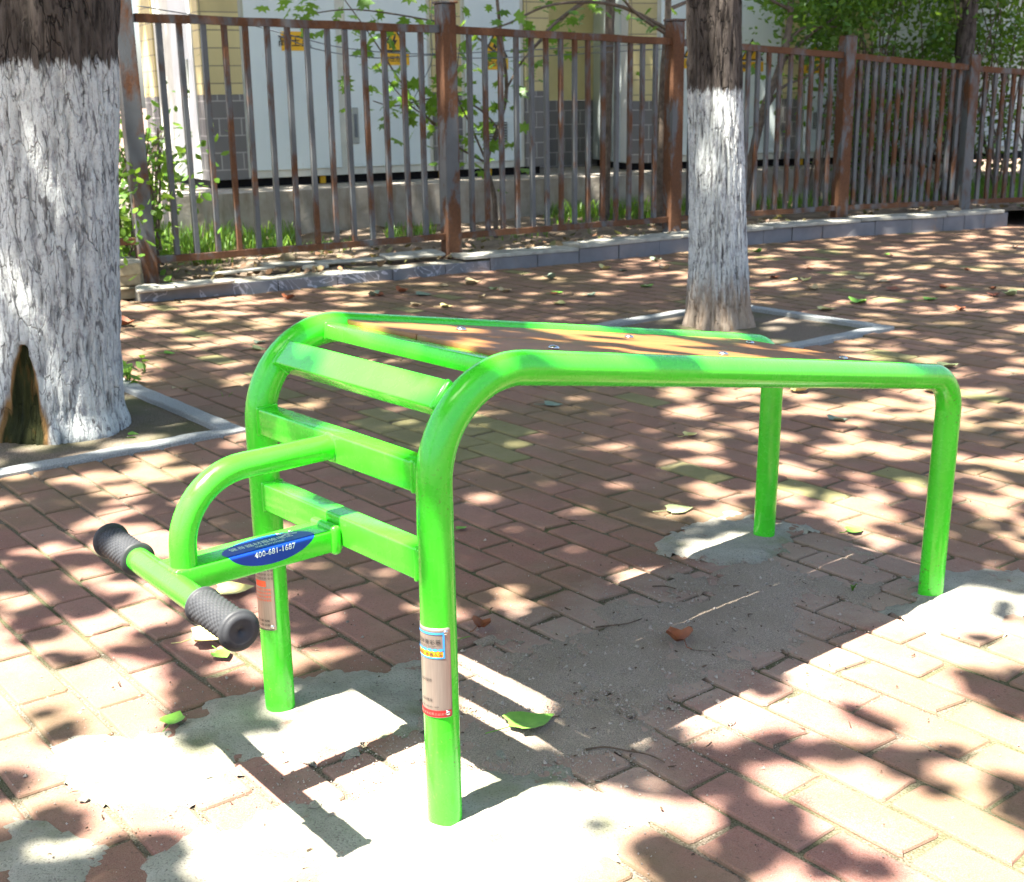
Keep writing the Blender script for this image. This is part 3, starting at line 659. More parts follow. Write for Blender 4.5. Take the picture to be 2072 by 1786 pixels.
def strip_mesh(name, pts, front, back, zb_, zt__, mat, parent, base):
    """prism that follows a polyline; front/back are offsets across it, tops from functions"""
    vs = []; fs = []
    for i, p in enumerate(pts):
        a = pts[max(i-1, 0)]; b = pts[min(i+1, len(pts)-1)]; d = (b-a).normalized(); nn = Vector((-d.y, d.x, 0))
        f_ = p+nn*front; k_ = p+nn*back; z0 = zb_(p.x); z1 = zt__(p.x)
        for q, z in ((f_, z0), (f_, z1), (k_, z1), (k_, z0)): vs.append((q.x-base.x, q.y-base.y, z-base.z))
    for i in range(len(pts)-1):
        for k in range(4): fs.append((4*i+k, 4*i+(k+1) % 4, 4*i+4+(k+1) % 4, 4*i+4+k))
    m = len(pts)*4; fs += [(3, 2, 1, 0), (m-4, m-3, m-2, m-1)]
    o = from_py(name, vs, fs, mat, parent); o.data.flip_normals(); return o
def along(pts, step):
    out = []; 
    for a, b in zip(pts, pts[1:]):
        k = max(1, int((b-a).length/step))
        out += [a+(b-a)*i/k for i in range(k)]
    return out+[pts[-1]]
WP = [Vector((p.x, p.y, 0)) for p in WF]
dense = along(WP, .1)
strip_mesh('wall_core', dense, .022, .30, lambda x: -.05, lambda x: wtop(x)-.030, M_conc, wall, WF[0])
tj = [WP[0].x]
for px in (563, 683, 795, 901, 992, 1088, 1172, 1252, 1334, 1420, 1545, 1603, 1664, 1770, 1845, 1909, 1952, 1993, 2040):
    lo, hi = WP[0].x, WP[-1].x
    for _ in range(30):
        m_ = (lo+hi)/2
        if proj((m_, wall_y(m_), .05))[0] < px: lo = m_
        else: hi = m_
    tj.append(lo)
bm = bmesh.new()
for i, (xa, xb) in enumerate(zip(tj, tj[1:])):
    a = Vector((xa, wall_y(xa), 0)); b = Vector((xb, wall_y(xb), 0)); d = (b-a).normalized(); nn = Vector((-d.y, d.x, 0)); L_ = (b-a).length
    tl = random.gauss(0, .004); M_ = Matrix(((d.x, nn.x, 0, a.x-WF[0].x), (d.y, nn.y, 0, a.y-WF[0].y), (0, 0, 1, 0), (0, 0, 0, 1)))
    box(bm, .003, L_-.003, tl, .020, -.03, wtop((xa+xb)/2)-.028+random.gauss(0, .003), M_, .002, 1)
from_bm('slate_facing', bm, M_slate, wall)
# coping: whole to the right of the second post, loose pieces to its left
bm = bmesh.new(); cj = [x for x in np.arange(-.33, WP[-1].x-.05, .86)]+[WP[-1].x-.06]
for xa, xb in zip(cj, cj[1:]):
    a = Vector((xa, wall_y(xa), 0)); b = Vector((xb, wall_y(xb), 0)); d = (b-a).normalized(); nn = Vector((-d.y, d.x, 0)); L_ = (b-a).length
    M_ = Matrix(((d.x, nn.x, 0, a.x-WF[0].x), (d.y, nn.y, 0, a.y-WF[0].y), (0, 0, 1, 0), (0, 0, 0, 1)))
    box(bm, .004, L_-.004, -.012+random.gauss(0, .003), .235, wtop((xa+xb)/2)-.026, wtop((xa+xb)/2)+random.gauss(0, .002), M_, .003, 1)
from_bm('coping', bm, M_cop, wall)
def slab(px, py, z, lx, ly, th, ang, label, tilt=0.0, mat=None, name='coping_slab', grp='loose slabs and stones on the broken wall end'):
    bm = bmesh.new(); box(bm, -lx/2, lx/2, -ly/2, ly/2, -th/2, th/2, None, .006, 1)
    bmesh.ops.subdivide_edges(bm, edges=[e for e in bm.edges if e.calc_length() > .08], cuts=4)
    sd = px*.37
    for q in bm.verts: q.co += Vector((nz(q.co.x*12+sd, q.co.y*12, 1), nz(q.co.x*12, q.co.y*12+sd, 5), .4*nz(q.co.x*12+sd, q.co.y*12, 9)))*min(.02, th*.6)
    o = from_bm(name, bm, mat or M_cop); p = gnd(px, py, z); o.location = p; o.rotation_euler = (tilt, random.gauss(0, .03), ang); return tag(o, label, 'stone slab', grp)
wa = math.radians(27)
slab(375, 577, .095, .62, .10, .022, wa, 'long pale coping slab at the left end of the low wall', .08)
slab(300, 583, .080, .12, .14, .03, wa, 'short broken block closing the left end of the low wall')
slab(490, 548, .105, .42, .16, .02, wa+.2, 'thin slab lying loose under the first fence panel', -.1)
slab(600, 534, .105, .50, .12, .02, wa-.05, 'narrow grey slab lying loose on the wall between the posts')
slab(712, 528, .110, .55, .10, .018, wa+.05, 'flat strip of coping left of the rusty middle post', .05)
slab(835, 516, .125, .46, .17, .022, wa+.08, 'tilted grey slab resting against the rusty middle post', .10)
for z_, px_, l_, lab in ((.035, 262, .24, 'mossy rough block at the very bottom left of the wall'), (.115, 255, .22, 'middle rough block of the pile below the left fence post'), (.185, 264, .17, 'yellowish rough stone below the left fence post'), (.235, 248, .26, 'pale capping slab on the stone pile by the thick trunk')):
    p_ = gnd(px_, 606, 0); o_ = slab(px_, 600, z_, l_, .2, .075 if z_ < .2 else .03, wa-.3, lab, 0, M_rub2 if z_ < .2 else M_cop, 'rough_stone'); o_.location = (p_.x-.02, p_.y+.12, z_)
slab(640, 540, .095, .18, .10, .03, wa+.6, 'stubby slab fragment beside the dry leaves on the wall')
for px, py, z, s, lab in [(582, 523, .11, .05, 'pale round stone on the wall under the first panel')]:
    bm = bmesh.new(); bmesh.ops.create_icosphere(bm, subdivisions=3, radius=s)
    for q in bm.verts: q.co = Vector((q.co.x, q.co.y*.8, q.co.z*.7))*(1+.5*noise.noise(q.co*(.7/s)+Vector((px, 0, 0))))
    o = from_bm('rough_stone', bm, M_rub2 if px < 2000 else M_conc, None); o.location = gnd(px, py, z) if px > 400 and px < 2000 else gnd(px, py, z)+Vector((0, .12, 0)); tag(o, lab, 'stone', 'rough stones along the wall')
# ================================================================ PLANTING STRIP, PLINTH
n = N('strip_soil_mat', .97, .1); v = n.coord('World'); g = n.noise(v, 60, 5, .7)
n.set('Base Color', n.mix(n.ramp(n.noise(v, 4, 5), [(.35, 0.0), (.65, 1.0)]), n.mix(g, (.07, .055, .035), (.22, .16, .11)), n.mix(g, (.16, .12, .08), (.40, .32, .25)))); n.bump(g, .9, .02); M_strip = n.m
vs = []; fs = []; NX, NY = 150, 44
for j in range(NY+1):
    for i in range(NX+1):
        x = -7+16*i/NX; y0 = wall_y(x)+.18; y = y0+(.0+8*(j/NY)**1.4); vs.append((x, y, wtop(x)-.035+.03*nz(x*2, y*2)+.025*nz(x*7, y*7)*(1 if j else 0)))
for j in range(NY):
    for i in range(NX): fs.append((j*(NX+1)+i, j*(NX+1)+i+1, (j+1)*(NX+1)+i+1, (j+1)*(NX+1)+i))
o = from_py('planting_bed', vs, fs, M_strip, smooth=True); tag(o, 'earth bed with litter between the fence and the plinth', 'ground', kind='structure')
n = N('plinth_mat', .9, .2); v = n.coord('World'); vs3 = n.coord('World', (1, 1, .2))
c = n.mix(n.ramp(n.noise(v, 3, 6, .65), [(.3, 0.0), (.7, 1.0)]), (.23, .20, .16), (.42, .39, .34)); c = n.mix(n.ramp(n.noise(vs3, 9, 5, .6), [(.5, 0.0), (.7, .6)]), c, (.16, .11, .07)); n.set('Base Color', c); n.bump(n.noise(v, 25, 5), .5, .008); M_plinth = n.m
PL = [gnd(347, 394, .45), gnd(484, 392, .45), gnd(880, 372, .45), gnd(1331, 354, .45), gnd(1538, 346, .45)]
PL[0] = PL[1]+(PL[1]-PL[2]).normalized()*.62
PL.append(PL[-1]+(PL[-1]-PL[-2])*2.4)
PLb = [Vector((p.x, p.y, 0)) for p in PL]
pe = empty('concrete_plinth', PLb[0]); tag(pe, 'stained concrete plinth carrying the substation cabinets behind the fence', 'plinth')
strip_mesh('plinth_block', along(PLb, .25), 0, 4.2, lambda x: -.02, lambda x: .45, M_plinth, pe, PLb[0])
# ================================================================ FENCE
n = N('rusty_steel', .6, .4); v = n.coord('World'); vs2 = n.coord('World', (1, 1, .42)); oi = n.new('ShaderNodeObjectInfo')
sh = n.new('ShaderNodeVectorMath', operation='ADD'); cmb = n.new('ShaderNodeCombineXYZ'); n.t.links.new(n.math('MULTIPLY', oi.outputs['Random'], 37), cmb.inputs[0]); n.t.links.new(vs2, sh.inputs[0]); n.t.links.new(cmb.outputs[0], sh.inputs[1])
r_ = n.noise(sh.outputs[0], 5.5, 7, .68, .4); thr = n.math('SUBTRACT', r_, n.math('MULTIPLY', n.math('SUBTRACT', oi.outputs['Random'], .5), .05))
rust = n.mix(n.noise(v, 55, 4, .7), (.038, .018, .010), (.17, .072, .030)); paint = n.mix(n.noise(v, 6, 4), (.055, .063, .066), (.12, .13, .137))
n.set('Base Color', n.mix(n.ramp(thr, [(.47, 0.0), (.60, 1.0)]), paint, rust)); n.set('Roughness', n.ramp(thr, [(.46, .42), (.56, .9)])); n.bump(n.noise(v, 80, 5), .35, .003); M_rust = n.m
n2_ = M_rust.copy(); n2_.name = 'rusty_steel_rails'
for q in n2_.node_tree.nodes:
    if q.type == 'VALTORGB' and abs(q.color_ramp.elements[0].position-.47) < .01: q.color_ramp.elements[0].position = .36; q.color_ramp.elements[1].position = .50
M_rustr = n2_
M_rustp = M_rust.copy(); M_rustp.name = 'rusty_steel_posts'
for q in M_rustp.node_tree.nodes:
    if q.type == 'VALTORGB' and abs(q.color_ramp.elements[0].position-.47) < .01: q.color_ramp.elements[0].position = .43; q.color_ramp.elements[1].position = .52
posts = [(Vector((-4.35, 7.35, 0)), 1.95), (Vector((-2.375, 8.24, 0)), 1.985), (Vector((-.43, 9.41, 0)), 1.885), (Vector((1.372, 10.64, 0)), 1.812), (Vector((3.005, 11.51, 0)), 1.712), (Vector((4.245, 11.86, 0)), 1.55), (Vector((5.75, 12.3, 0)), 1.42)]
railT = [1.80, 1.742, 1.70, 1.645, 1.54, 1.425, 1.30]; railB = [.34, .36, .235, .222, .222, .224, .226]
fence = empty('iron_fence', posts[1][0]); tag(fence, 'rusty grey iron fence of square posts and upright bars on the low wall', 'fence'); fb = posts[1][0]
for i, (p, zt2) in enumerate(posts):
    a = posts[max(i-1, 0)][0]; b = posts[min(i+1, 6)][0]; d = (b-a).normalized(); nn = Vector((-d.y, d.x, 0)); s = .058 if i != 5 else .05
    M_ = Matrix(((d.x, nn.x, 0, p.x-fb.x), (d.y, nn.y, 0, p.y-fb.y), (0, 0, 1, 0), (0, 0, 0, 1)))
    if i == 1: M_ = M_ @ Matrix.Rotation(math.radians(-.6), 4, 'Y')
    bm = bmesh.new(); box(bm, -s, s, -s, s, wtop(p.x)-.06, zt2-.012, M_, .005, 1)
    if i in (2, 3, 0, 6): box(bm, -s-.012, s+.012, -s-.012, s+.012, zt2-.010, zt2+.006, M_, .003, 1)
    else: box(bm, -s+.004, s-.004, -s+.004, s-.004, zt2-.010, zt2-.004, M_)
    from_bm('post', bm, M_rustp if i in (2, 3, 4) else M_rust, fence)
    if i == 6: break
    q, d2 = posts[i+1][0], (posts[i+1][0]-p); L_ = d2.length; d2 = d2/L_; n2 = Vector((-d2.y, d2.x, 0))
    lowB = (railB[i], railB[i+1]) if i != 1 else (.225, .235)
    if i == 0: lowB = (.34, .36)
    for nm, z0, z1, hh in (('top_rail', railT[i], railT[i+1], .026), ('bottom_rail', lowB[0], lowB[1], .022)):
        bm = bmesh.new(); vs_ = []; K = 14
        for k in range(K+1):
            t = s+.001+(L_-2*s-.002)*k/K; tt = t/L_; wob = .004*nz(t*3, i, z0) + .003*nz(t*9, i, z0); c_ = p-fb+d2*t+Vector((0, 0, z0+(z1-z0)*tt+wob))
            vs_.append([bm.verts.new(c_+n2*sy*.026+Vector((0, 0, sz*hh))) for sy, sz in ((-1, -1), (1, -1), (1, 1), (-1, 1))])
        for k in range(K):
            for e in range(4): bm.faces.new((vs_[k][e], vs_[k][(e+1) % 4], vs_[k+1][(e+1) % 4], vs_[k+1][e]))
        bm.faces.new(vs_[0][::-1]); bm.faces.new(vs_[-1]); bmesh.ops.recalc_face_normals(bm, faces=bm.faces)
        from_bm(nm, bm, M_rustr, fence)
    for k in range(14):
        tt = (k+1)/15; t = s+(L_-2*s)*tt+random.gauss(0, .004); zb0 = lowB[0]+(lowB[1]-lowB[0])*tt+.020; zt0 = railT[i]+(railT[i+1]-railT[i])*tt-.024
        pw = .0175; lean = random.gauss(0, .004); bm = bmesh.new()
        M_ = Matrix(((d2.x, n2.x, 0, (p-fb+d2*t).x), (d2.y, n2.y, 0, (p-fb+d2*t).y), (0, 0, 1, 0), (0, 0, 0, 1)))
        vv_ = box(bm, -pw, pw, -pw, pw, zb0, zt0, None, .003, 1)
        for q_ in bm.verts: q_.co.x += lean*(q_.co.z-zb0)/(zt0-zb0)
        bm.transform(M_); o = from_bm('bar', bm, M_rust, fence)
# ================================================================ SUBSTATION CABINETS
def tilemat(name, col, mortar, tw, th, off=.5, grime=.2):
    n = N(name, .6, .3); v = n.coord('Object'); sx, sy, sz = n.sep(v); cb = n.new('ShaderNodeCombineXYZ'); n.t.links.new(n.math('ADD', sx, sy), cb.inputs[0]); n.t.links.new(sz, cb.inputs[1])
    b = n.new('ShaderNodeTexBrick'); b.offset = off; b.inputs['Scale'].default_value = 1; b.inputs['Brick Width'].default_value = tw; b.inputs['Row Height'].default_value = th; b.inputs['Mortar Size'].default_value = .006
    b.inputs['Color1'].default_value = (*col, 1); b.inputs['Color2'].default_value = (*[c*.8 for c in col], 1); b.inputs['Mortar'].default_value = (*mortar, 1); n.t.links.new(cb.outputs[0], b.inputs[0])
    n.set('Base Color', n.mix(n.ramp(n.noise(n.coord('World', (1, 1, .3)), 6, 5), [(.4, 0.0), (.75, grime)]), b.outputs[0], (.18, .14, .09))); return n.m
M_yel = tilemat('yellow_tile', (.62, .53, .26), (.25, .22, .14), .42, .155, .0); M_gry = tilemat('grey_tile', (.17, .165, .16), (.34, .33, .31), .21, .155)
M_yelp = flat('yellow_plain', (.60, .52, .24), .7, var=.1, vs=4)
n = N('door_panel', .4, .45); v = n.coord('World', (1, 1, .25)); c = n.mix(n.ramp(n.noise(v, 2, 4), [(.3, 0.0), (.7, 1.0)]), (.56, .64, .64), (.68, .75, .73))
c = n.mix(n.ramp(n.noise(v, 16, 5, .7), [(.66, 0.0), (.74, .5)]), c, (.36, .33, .26)); n.set('Base Color', c); M_door = n.m
M_frame = flat('cream_frame', (.60, .60, .52), .5, var=.12, vs=8); M_dark = flat('gap_shade', (.012, .012, .014), .9); M_handle = flat('handle_grey', (.13, .15, .17), .4)  # the near-black flat colour paints the shade in gaps and vents
M_signy = flat('sign_yellow', (.75, .42, .02), .5, var=.06); M_vent = flat('vent_slat', (.34, .36, .33), .5, var=.1)
M_roof = flat('roof_grey', (.30, .31, .32), .7)
def building(name, P0, ang, label, group):
    a = math.radians(ang); mw = Matrix(((math.cos(a), -math.sin(a), 0, P0.x), (math.sin(a), math.cos(a), 0, P0.y), (0, 0, 1, 0), (0, 0, 0, 1)))
    e_ = empty(name, mw=mw); return tag(e_, label, 'substation', group)
def bx(par, name, s0, s1, z0, z1, y0, y1, mat, bev=0.0):
    bm = bmesh.new(); box(bm, s0, s1, y0, y1, z0, z1, None, bev, 1); return from_bm(name, bm, mat, par)
ZG, ZTOP = 1.16, 2.85
def pier(par, s0, s1, y0=-.02, y1=.2, plain=False):
    bx(par, 'grey_tile_base', s0, s1, .53, ZG, y0, y1, M_gry); bx(par, 'yellow_pier', s0, s1, ZG+.001, ZTOP, y0, y1, M_yelp if plain else M_yel)
def door(par, s0, s1, sign=None, vent=None, handle=None):
    fr = bx(par, 'door_frame', s0, s1, .53, ZTOP-.15, .012, .12, M_frame, .002)
    dl = bx(par, 'door', s0+.05, s1-.05, .60, ZTOP-.22, -.012, .010, M_door, .004)
    if vent:
        a, b, z0, z1 = vent; vf_ = bx(par, 'vent', a-.05, b+.05, z0-.05, z1+.05, -.026, -.0125, M_door, .003); bx(vf_, 'vent_shade', a, b, z0, z1, -.030, -.0265, M_dark).parent = vf_  # solid near-black box, painted shade behind the vent slats
        bm = bmesh.new(); k = 8
        for i in range(k):
            z = z0+(z1-z0)*(i+.5)/k; box(bm, a, b, -.016, .004, -.003, .003, Matrix.Translation((0, -.036, z)) @ Matrix.Rotation(math.radians(38), 4, 'X'))
        from_bm('vent_slats', bm, M_vent, vf_)
    if handle:
        hs, hz = handle; h_ = bx(par, 'handle', hs-.035, hs+.035, hz-.17, hz+.17, -.030, -.0125, M_vent, .006); bx(h_, 'grip_bar', hs-.014, hs+.014, hz-.11, hz+.11, -.046, -.031, M_handle, .004)
    return dl
dF = (math.cos(math.radians(28.4)), math.sin(math.radians(28.4))); F0 = gnd(424, 366, .53); F0.z = 0
FS = lambda px, py=345: onvert(px, py, F0, dF)[0]
FZ = lambda px, py: onvert(px, py, F0, dF)[1]
subA = building('substation', F0, 28.4, 'prefabricated substation with pale doors and yellow tiled piers behind the left fence panels', 'prefabricated substations')
sEnd = FS(1110); dep = 2.3
ZG = FZ(455, 192)
bx(subA, 'body', .03, sEnd-.03, .54, ZTOP, .13, dep-.02, M_frame); bx(subA, 'base_gap_shade', .05, sEnd-.05, .451, .529, .10, dep-.1, M_dark)  # near-black filler under the cabinet is the gap's shade put into colour
bx(subA, 'roof', -.2, sEnd+.2, ZTOP+.002, ZTOP+.14, -.25, dep+.2, M_roof, .01)
S = [FS(p) for p in (424, 502, 702, 880, 937, 1063)]
pier(subA, 0, S[1]); door(subA, S[1], S[2]); door(subA, S[2], S[3], handle=(S[2]+.10, FZ(722, 255))); pier(subA, S[3], S[4])
door(subA, S[4], S[5], vent=(FS(980, 480 if 0 else 300), FS(1024, 300), FZ(1000, 292), FZ(1000, 248))); pier(subA, S[5], sEnd)
# end face, turned towards the sun
M_wht = flat('white_panel', (.66, .68, .66), .45, var=.06, vs=3)
ys = [.2, .98, 1.65, 2.2, dep]
bx(subA, 'door', -.012, .018, .53, ZTOP-.1, ys[0]+.01, ys[1], M_wht, .003); bx(subA, 'side_panel', -.004, .022, .53, ZTOP-.1, ys[1]+.01, ys[2], M_frame, .003)
hh_ = bx(subA, 'handle', -.03, -.013, 1.28, 1.62, ys[0]+.18, ys[0]+.26, M_vent, .004); bx(hh_, 'grip_bar', -.045, -.031, 1.34, 1.56, ys[0]+.205, ys[0]+.235, M_handle, .003)
bx(subA, 'grey_tile_base', -.02, .02, .53, ZG, ys[2]+.01, ys[3], M_gry); bx(subA, 'yellow_pier', -.02, .02, ZG+.001, ZTOP, ys[2]+.01, ys[3], M_yel)
# signs
def sign_rect(par, s, z, w, h, body, name='warning_sign', mat=None, lab=None, ch=.11, y=-.0135):
    pl = bx(par, name, s-w/2, s+w/2, z-h/2, z+h/2, y-.004, y, M_signy)
    if lab: pl['label'] = lab
    if body: txt(body, ch, lambda x_, y_: Vector((s+x_, y-.0055, z-ch*.36+y_)), M_bk, pl, 'lettering', 'CENTER', bold=.001)
    return pl
def sign_tri(par, s, z, w, cap='高压危险', y=-.0135):
    pl = bx(par, 'warning_sign', s-w/2, s+w/2, z-w*.62, z-w*.25, y-.004, y, M_signy); pl['label'] = 'yellow high voltage warning sign with a lightning triangle'
    def poly(P, m, nm, dy):
        vs = [(s+a, y-dy, z+b) for a, b in P]; from_py(nm, vs, [tuple(range(len(P)))], m, pl)
    q = w*.5
    poly([(-q, -w*.22), (q, -w*.22), (0, w*.62)], M_bk, 'sign_border', .0045); poly([(-q*.80, -w*.15), (q*.80, -w*.15), (0, w*.50)], M_signy, 'sign_field', .0052)
    poly([(.01*w, .34*w), (-.10*w, .08*w), (-.01*w, .10*w), (-.05*w, -.10*w), (.10*w, .16*w), (.01*w, .15*w), (.06*w, .34*w)], M_bk, 'bolt_symbol', .0060)
    txt(cap, w*.20, lambda x_, y_: Vector((s+x_, y-.0055, z-w*.50+y_)), M_bk, pl, 'lettering', 'CENTER', bold=.0008)
sg = sign_rect(subA, (FS(568, 84)+FS(622, 84))/2, FZ(595, 84), FS(622, 84)-FS(568, 84), .17, '高压室', lab='yellow room sign on the first door')
sign_tri(subA, FS(797, 90), FZ(797, 92), .30); sign_tri(subA, FS(1000, 100), FZ(1000, 103), .30)
for s_, in ((FS(658, 352),), (FS(900, 345),), (FS(996, 340),)): bx(subA, 'yellow_lug', s_-.025, s_+.025, .455, .525, .06, .098, M_signy)
# second substation
Bc = gnd(1270, 331, .53); Bc.z = 0; dG = (math.cos(math.radians(14)), math.sin(math.radians(14)))
GS = lambda px, py=340: onvert(px, py, Bc, dG)[0]; GZ = lambda px, py: onvert(px, py, Bc, dG)[1]
subB = building('substation', Bc, 14, 'prefabricated substation half hidden by shrubs behind the right fence panels', 'prefabricated substations')
ZG = GZ(1300, 205); eB = GS(2000)+2
bx(subB, 'body', .03, eB-.03, .54, ZTOP, .13, dep-.02, M_frame); bx(subB, 'base_gap_shade', .05, eB-.05, .451, .529, .10, dep-.1, M_dark); bx(subB, 'roof', -.2, eB+.2, ZTOP+.002, ZTOP+.14, -.25, dep+.2, M_roof, .01)
T = [GS(p) for p in (1270, 1324, 1578, 1614, 1705, 1750, 1900)]
pier(subB, 0, T[1]); door(subB, T[1], (T[1]+T[2])/2); door(subB, (T[1]+T[2])/2, T[2]); pier(subB, T[2], T[3]); door(subB, T[3], T[4], vent=(GS(1642, 260), GS(1664, 260), GZ(1650, 262), GZ(1650, 228))); pier(subB, T[4], T[5]); door(subB, T[5], T[6]); door(subB, T[6], T[6]+1.0)
bx(subB, 'door', -.012, .018, .53, ZTOP-.1, .25, 1.35, M_door, .003); bx(subB, 'side_panel', -.005, .02, .53, ZTOP-.1, .02+.0, .24, M_wht, .003); bx(subB, 'side_panel', -.004, .022, .53, ZTOP-.1, 1.36, dep, M_frame, .003)
sign_tri(subB, GS(1405, 105), GZ(1405, 105), .28); sign_tri(subB, GS(1520, 112), GZ(1520, 112), .28); sign_tri(subB, GS(1648, 118), GZ(1648, 118), .26)
for px in (1404, 1625): bx(subB, 'yellow_lug', GS(px)-.025, GS(px)+.025, .455, .525, .06, .098, M_signy)
# wall set back between the two
Rc = F0+Vector((dF[0], dF[1], 0))*(sEnd+.06)+Vector((-dF[1], dF[0], 0))*1.0
rw = building('recessed_wall', Rc, 28.4, 'shaded yellow wall with a grey tiled foot set back between the two substations', None); rw['category'] = 'wall'
bx(rw, 'yellow_wall', 0, 2.2, ZG+.02, ZTOP, 0, .2, M_yelp); bx(rw, 'grey_tile_foot', 0, 2.2, .30, ZG+.018, -.003, .2, M_gry)
# ================================================================ PLANTS BEHIND THE FENCE
GREEN = [(.030, .075, .012), (.055, .13, .018), (.085, .19, .02), (.13, .26, .03)]
M_lf = leafmat('shrub_leaf', GREEN, .38); M_lfb = leafmat('bright_leaf', [(.07, .17, .02), (.12, .27, .03), (.20, .36, .04)], .45); M_stem = flat('stem_bark', (.13, .10, .075), .9, var=.4, vs=25)
M_grass = leafmat('grass_blade', [(.05, .13, .015), (.10, .24, .025), (.18, .33, .04)], .4)
LEAF = [(0, 0), (.22, .20), (.55, .30), (.80, .20), (1, 0), (.80, -.20), (.55, -.30), (.22, -.20)]
LOBE = [(0, 0), (-.05, .30), (.22, .22), (.25, .52), (.48, .26), (.72, .38), (.68, .14), (1, 0), (.68, -.14), (.72, -.38), (.48, -.26), (.25, -.52), (.22, -.22), (-.05, -.30)]
def leaf_mesh(name, centers, size, mat, parent=None, shape=LEAF, droop=.5, base=Vector((0, 0, 0)), flatness=.6):
    vs = []; fs = []; lc = []
    for (p, s) in centers:
        az = random.random()*6.283; el = random.gauss(-.25, droop); rl = random.gauss(0, flatness)
        d = Vector((math.cos(az)*math.cos(el), math.sin(az)*math.cos(el), math.sin(el))); sd = Vector((-math.sin(az), math.cos(az), 0)); up = d.cross(sd)
        sd = sd*math.cos(rl)+up*math.sin(rl); up = d.cross(sd); b0 = len(vs); val = random.random()
        for (a, b) in shape:
            q = p-base+(d*(a-.3)+sd*b-up*(abs(b)*.25+a*a*.12))*s; vs.append(q)
        m = len(shape); fs.append(tuple(range(b0, b0+m))); lc.append(val)
    o = from_py(name, vs, fs, mat, parent); set_attr(o.data, 'lc', lc); return o
fd = Vector((math.cos(math.radians(33)), math.sin(math.radians(33)), 0)); fn = Vector((-fd.y, fd.x, 0))
def PB(px, py, off):
    P0 = Vector((-.43, 9.41, 0))+fn*off; s, z = onvert(px, py, P0, (fd.x, fd.y)); return Vector((P0.x+fd.x*s, P0.y+fd.y*s, z))
def curve_tube(bm, pts, r0, r1, seg=8):
    P = [Vector(p) for p in pts]; out = []
    for i in range(len(P)-1):
        a = P[max(i-1, 0)]; b = P[i]; c_ = P[i+1]; d = P[min(i+2, len(P)-1)]
        for k in range(5):
            t = k/5; out.append(.5*((2*b)+(c_-a)*t+(2*a-5*b+4*c_-d)*t*t+(3*b-a-3*c_+d)*t**3))
    out.append(P[-1]); m = len(out); tube(bm, out, [r0+(r1-r0)*i/(m-1) for i in range(m)], seg); return out
def sapling(name, label, cat, trunkpx, branches, off, nleaf, lsize, mat=M_lfb, r=.03, shape=LOBE, spread=.16, group='young trees and shrubs behind the fence'):
    b0 = PB(*trunkpx[0], off); b0.z = .1; e_ = empty(name, b0); tag(e_, label, cat, group)
    bm = bmesh.new(); tp = [b0-b0]+[PB(x, y, off)-b0 for x, y in trunkpx[1:]]; curve_tube(bm, tp, r, r*.55, 10); autosmooth(from_bm('trunk', bm, M_stem, e_), 60)
    bm = bmesh.new(); cs = []
    for br in branches:
        o1 = off+random.gauss(0, .12); pts = [PB(br[0][0], br[0][1], off)]+[PB(x, y, off+(o1-off)*(i+1)/len(br)) for i, (x, y) in enumerate(br[1:])]
        out = curve_tube(bm, [p-b0 for p in pts], r*.45, .004, 7)
        for _ in range(nleaf):
            t = random.random()**.7; q = out[int(t*(len(out)-1))]+b0
            cs.append((q+Vector((random.gauss(0, spread), random.gauss(0, spread), random.gauss(0, spread*.6))), lsize*random.uniform(.6, 1.25)))
    autosmooth(from_bm('branch', bm, M_stem, e_), 60); leaf_mesh('foliage', cs, lsize, mat, e_, shape, .35, b0); return e_
sapling('young_tree', 'young broad-leaved tree with a curved stem behind the second fence panel', 'tree', [(1003, 450), (1000, 400), (985, 330), (1008, 260), (1025, 180), (1012, 60), (1000, -60)],
        [[(985, 330), (930, 300), (880, 250), (820, 205), (760, 130)], [(880, 255), (845, 215), (800, 150), (755, 80), (690, -10)], [(985, 330), (955, 260), (925, 190), (930, 90)], [(1008, 260), (960, 215), (880, 200), (800, 215), (755, 205)], [(1020, 120), (940, 60), (860, 40), (720, 20), (620, 30)], [(1025, 180), (1060, 120), (1110, 70), (1150, 30)]], .75, 46, .115, M_lfb, .022)
sapling('young_tree', 'tree with a sunlit bare trunk and long arching branches behind the third post', 'tree', [(1335, 380), (1338, 250), (1345, 120), (1352, 20), (1350, -120)],
        [[(1352, 60), (1260, 15), (1180, 5), (1100, 15), (1010, 55), (900, 70)], [(1350, 70), (1290, 30), (1240, -20), (1150, -60)], [(1350, 60), (1420, 110), (1480, 125), (1540, 150)], [(1180, 5), (1120, 50), (1080, 95), (1040, 110)], [(1352, 20), (1450, -20), (1540, -50)]], .55, 20, .10, M_lfb, .042)
sapling('young_tree', 'leaning young tree whose grey boughs rise right of the slimmer white trunk', 'tree', [(1500, 330), (1540, 240), (1580, 130), (1600, 20), (1590, -100)],
        [[(1540, 240), (1580, 180), (1640, 150), (1700, 90)], [(1580, 130), (1640, 70), (1700, 30), (1770, -20)], [(1600, 20), (1560, 0), (1530, -30)], [(1590, 100), (1620, 60), (1680, 55), (1740, 60)]], .8, 120, .075, M_lf, .045, LEAF, .2)
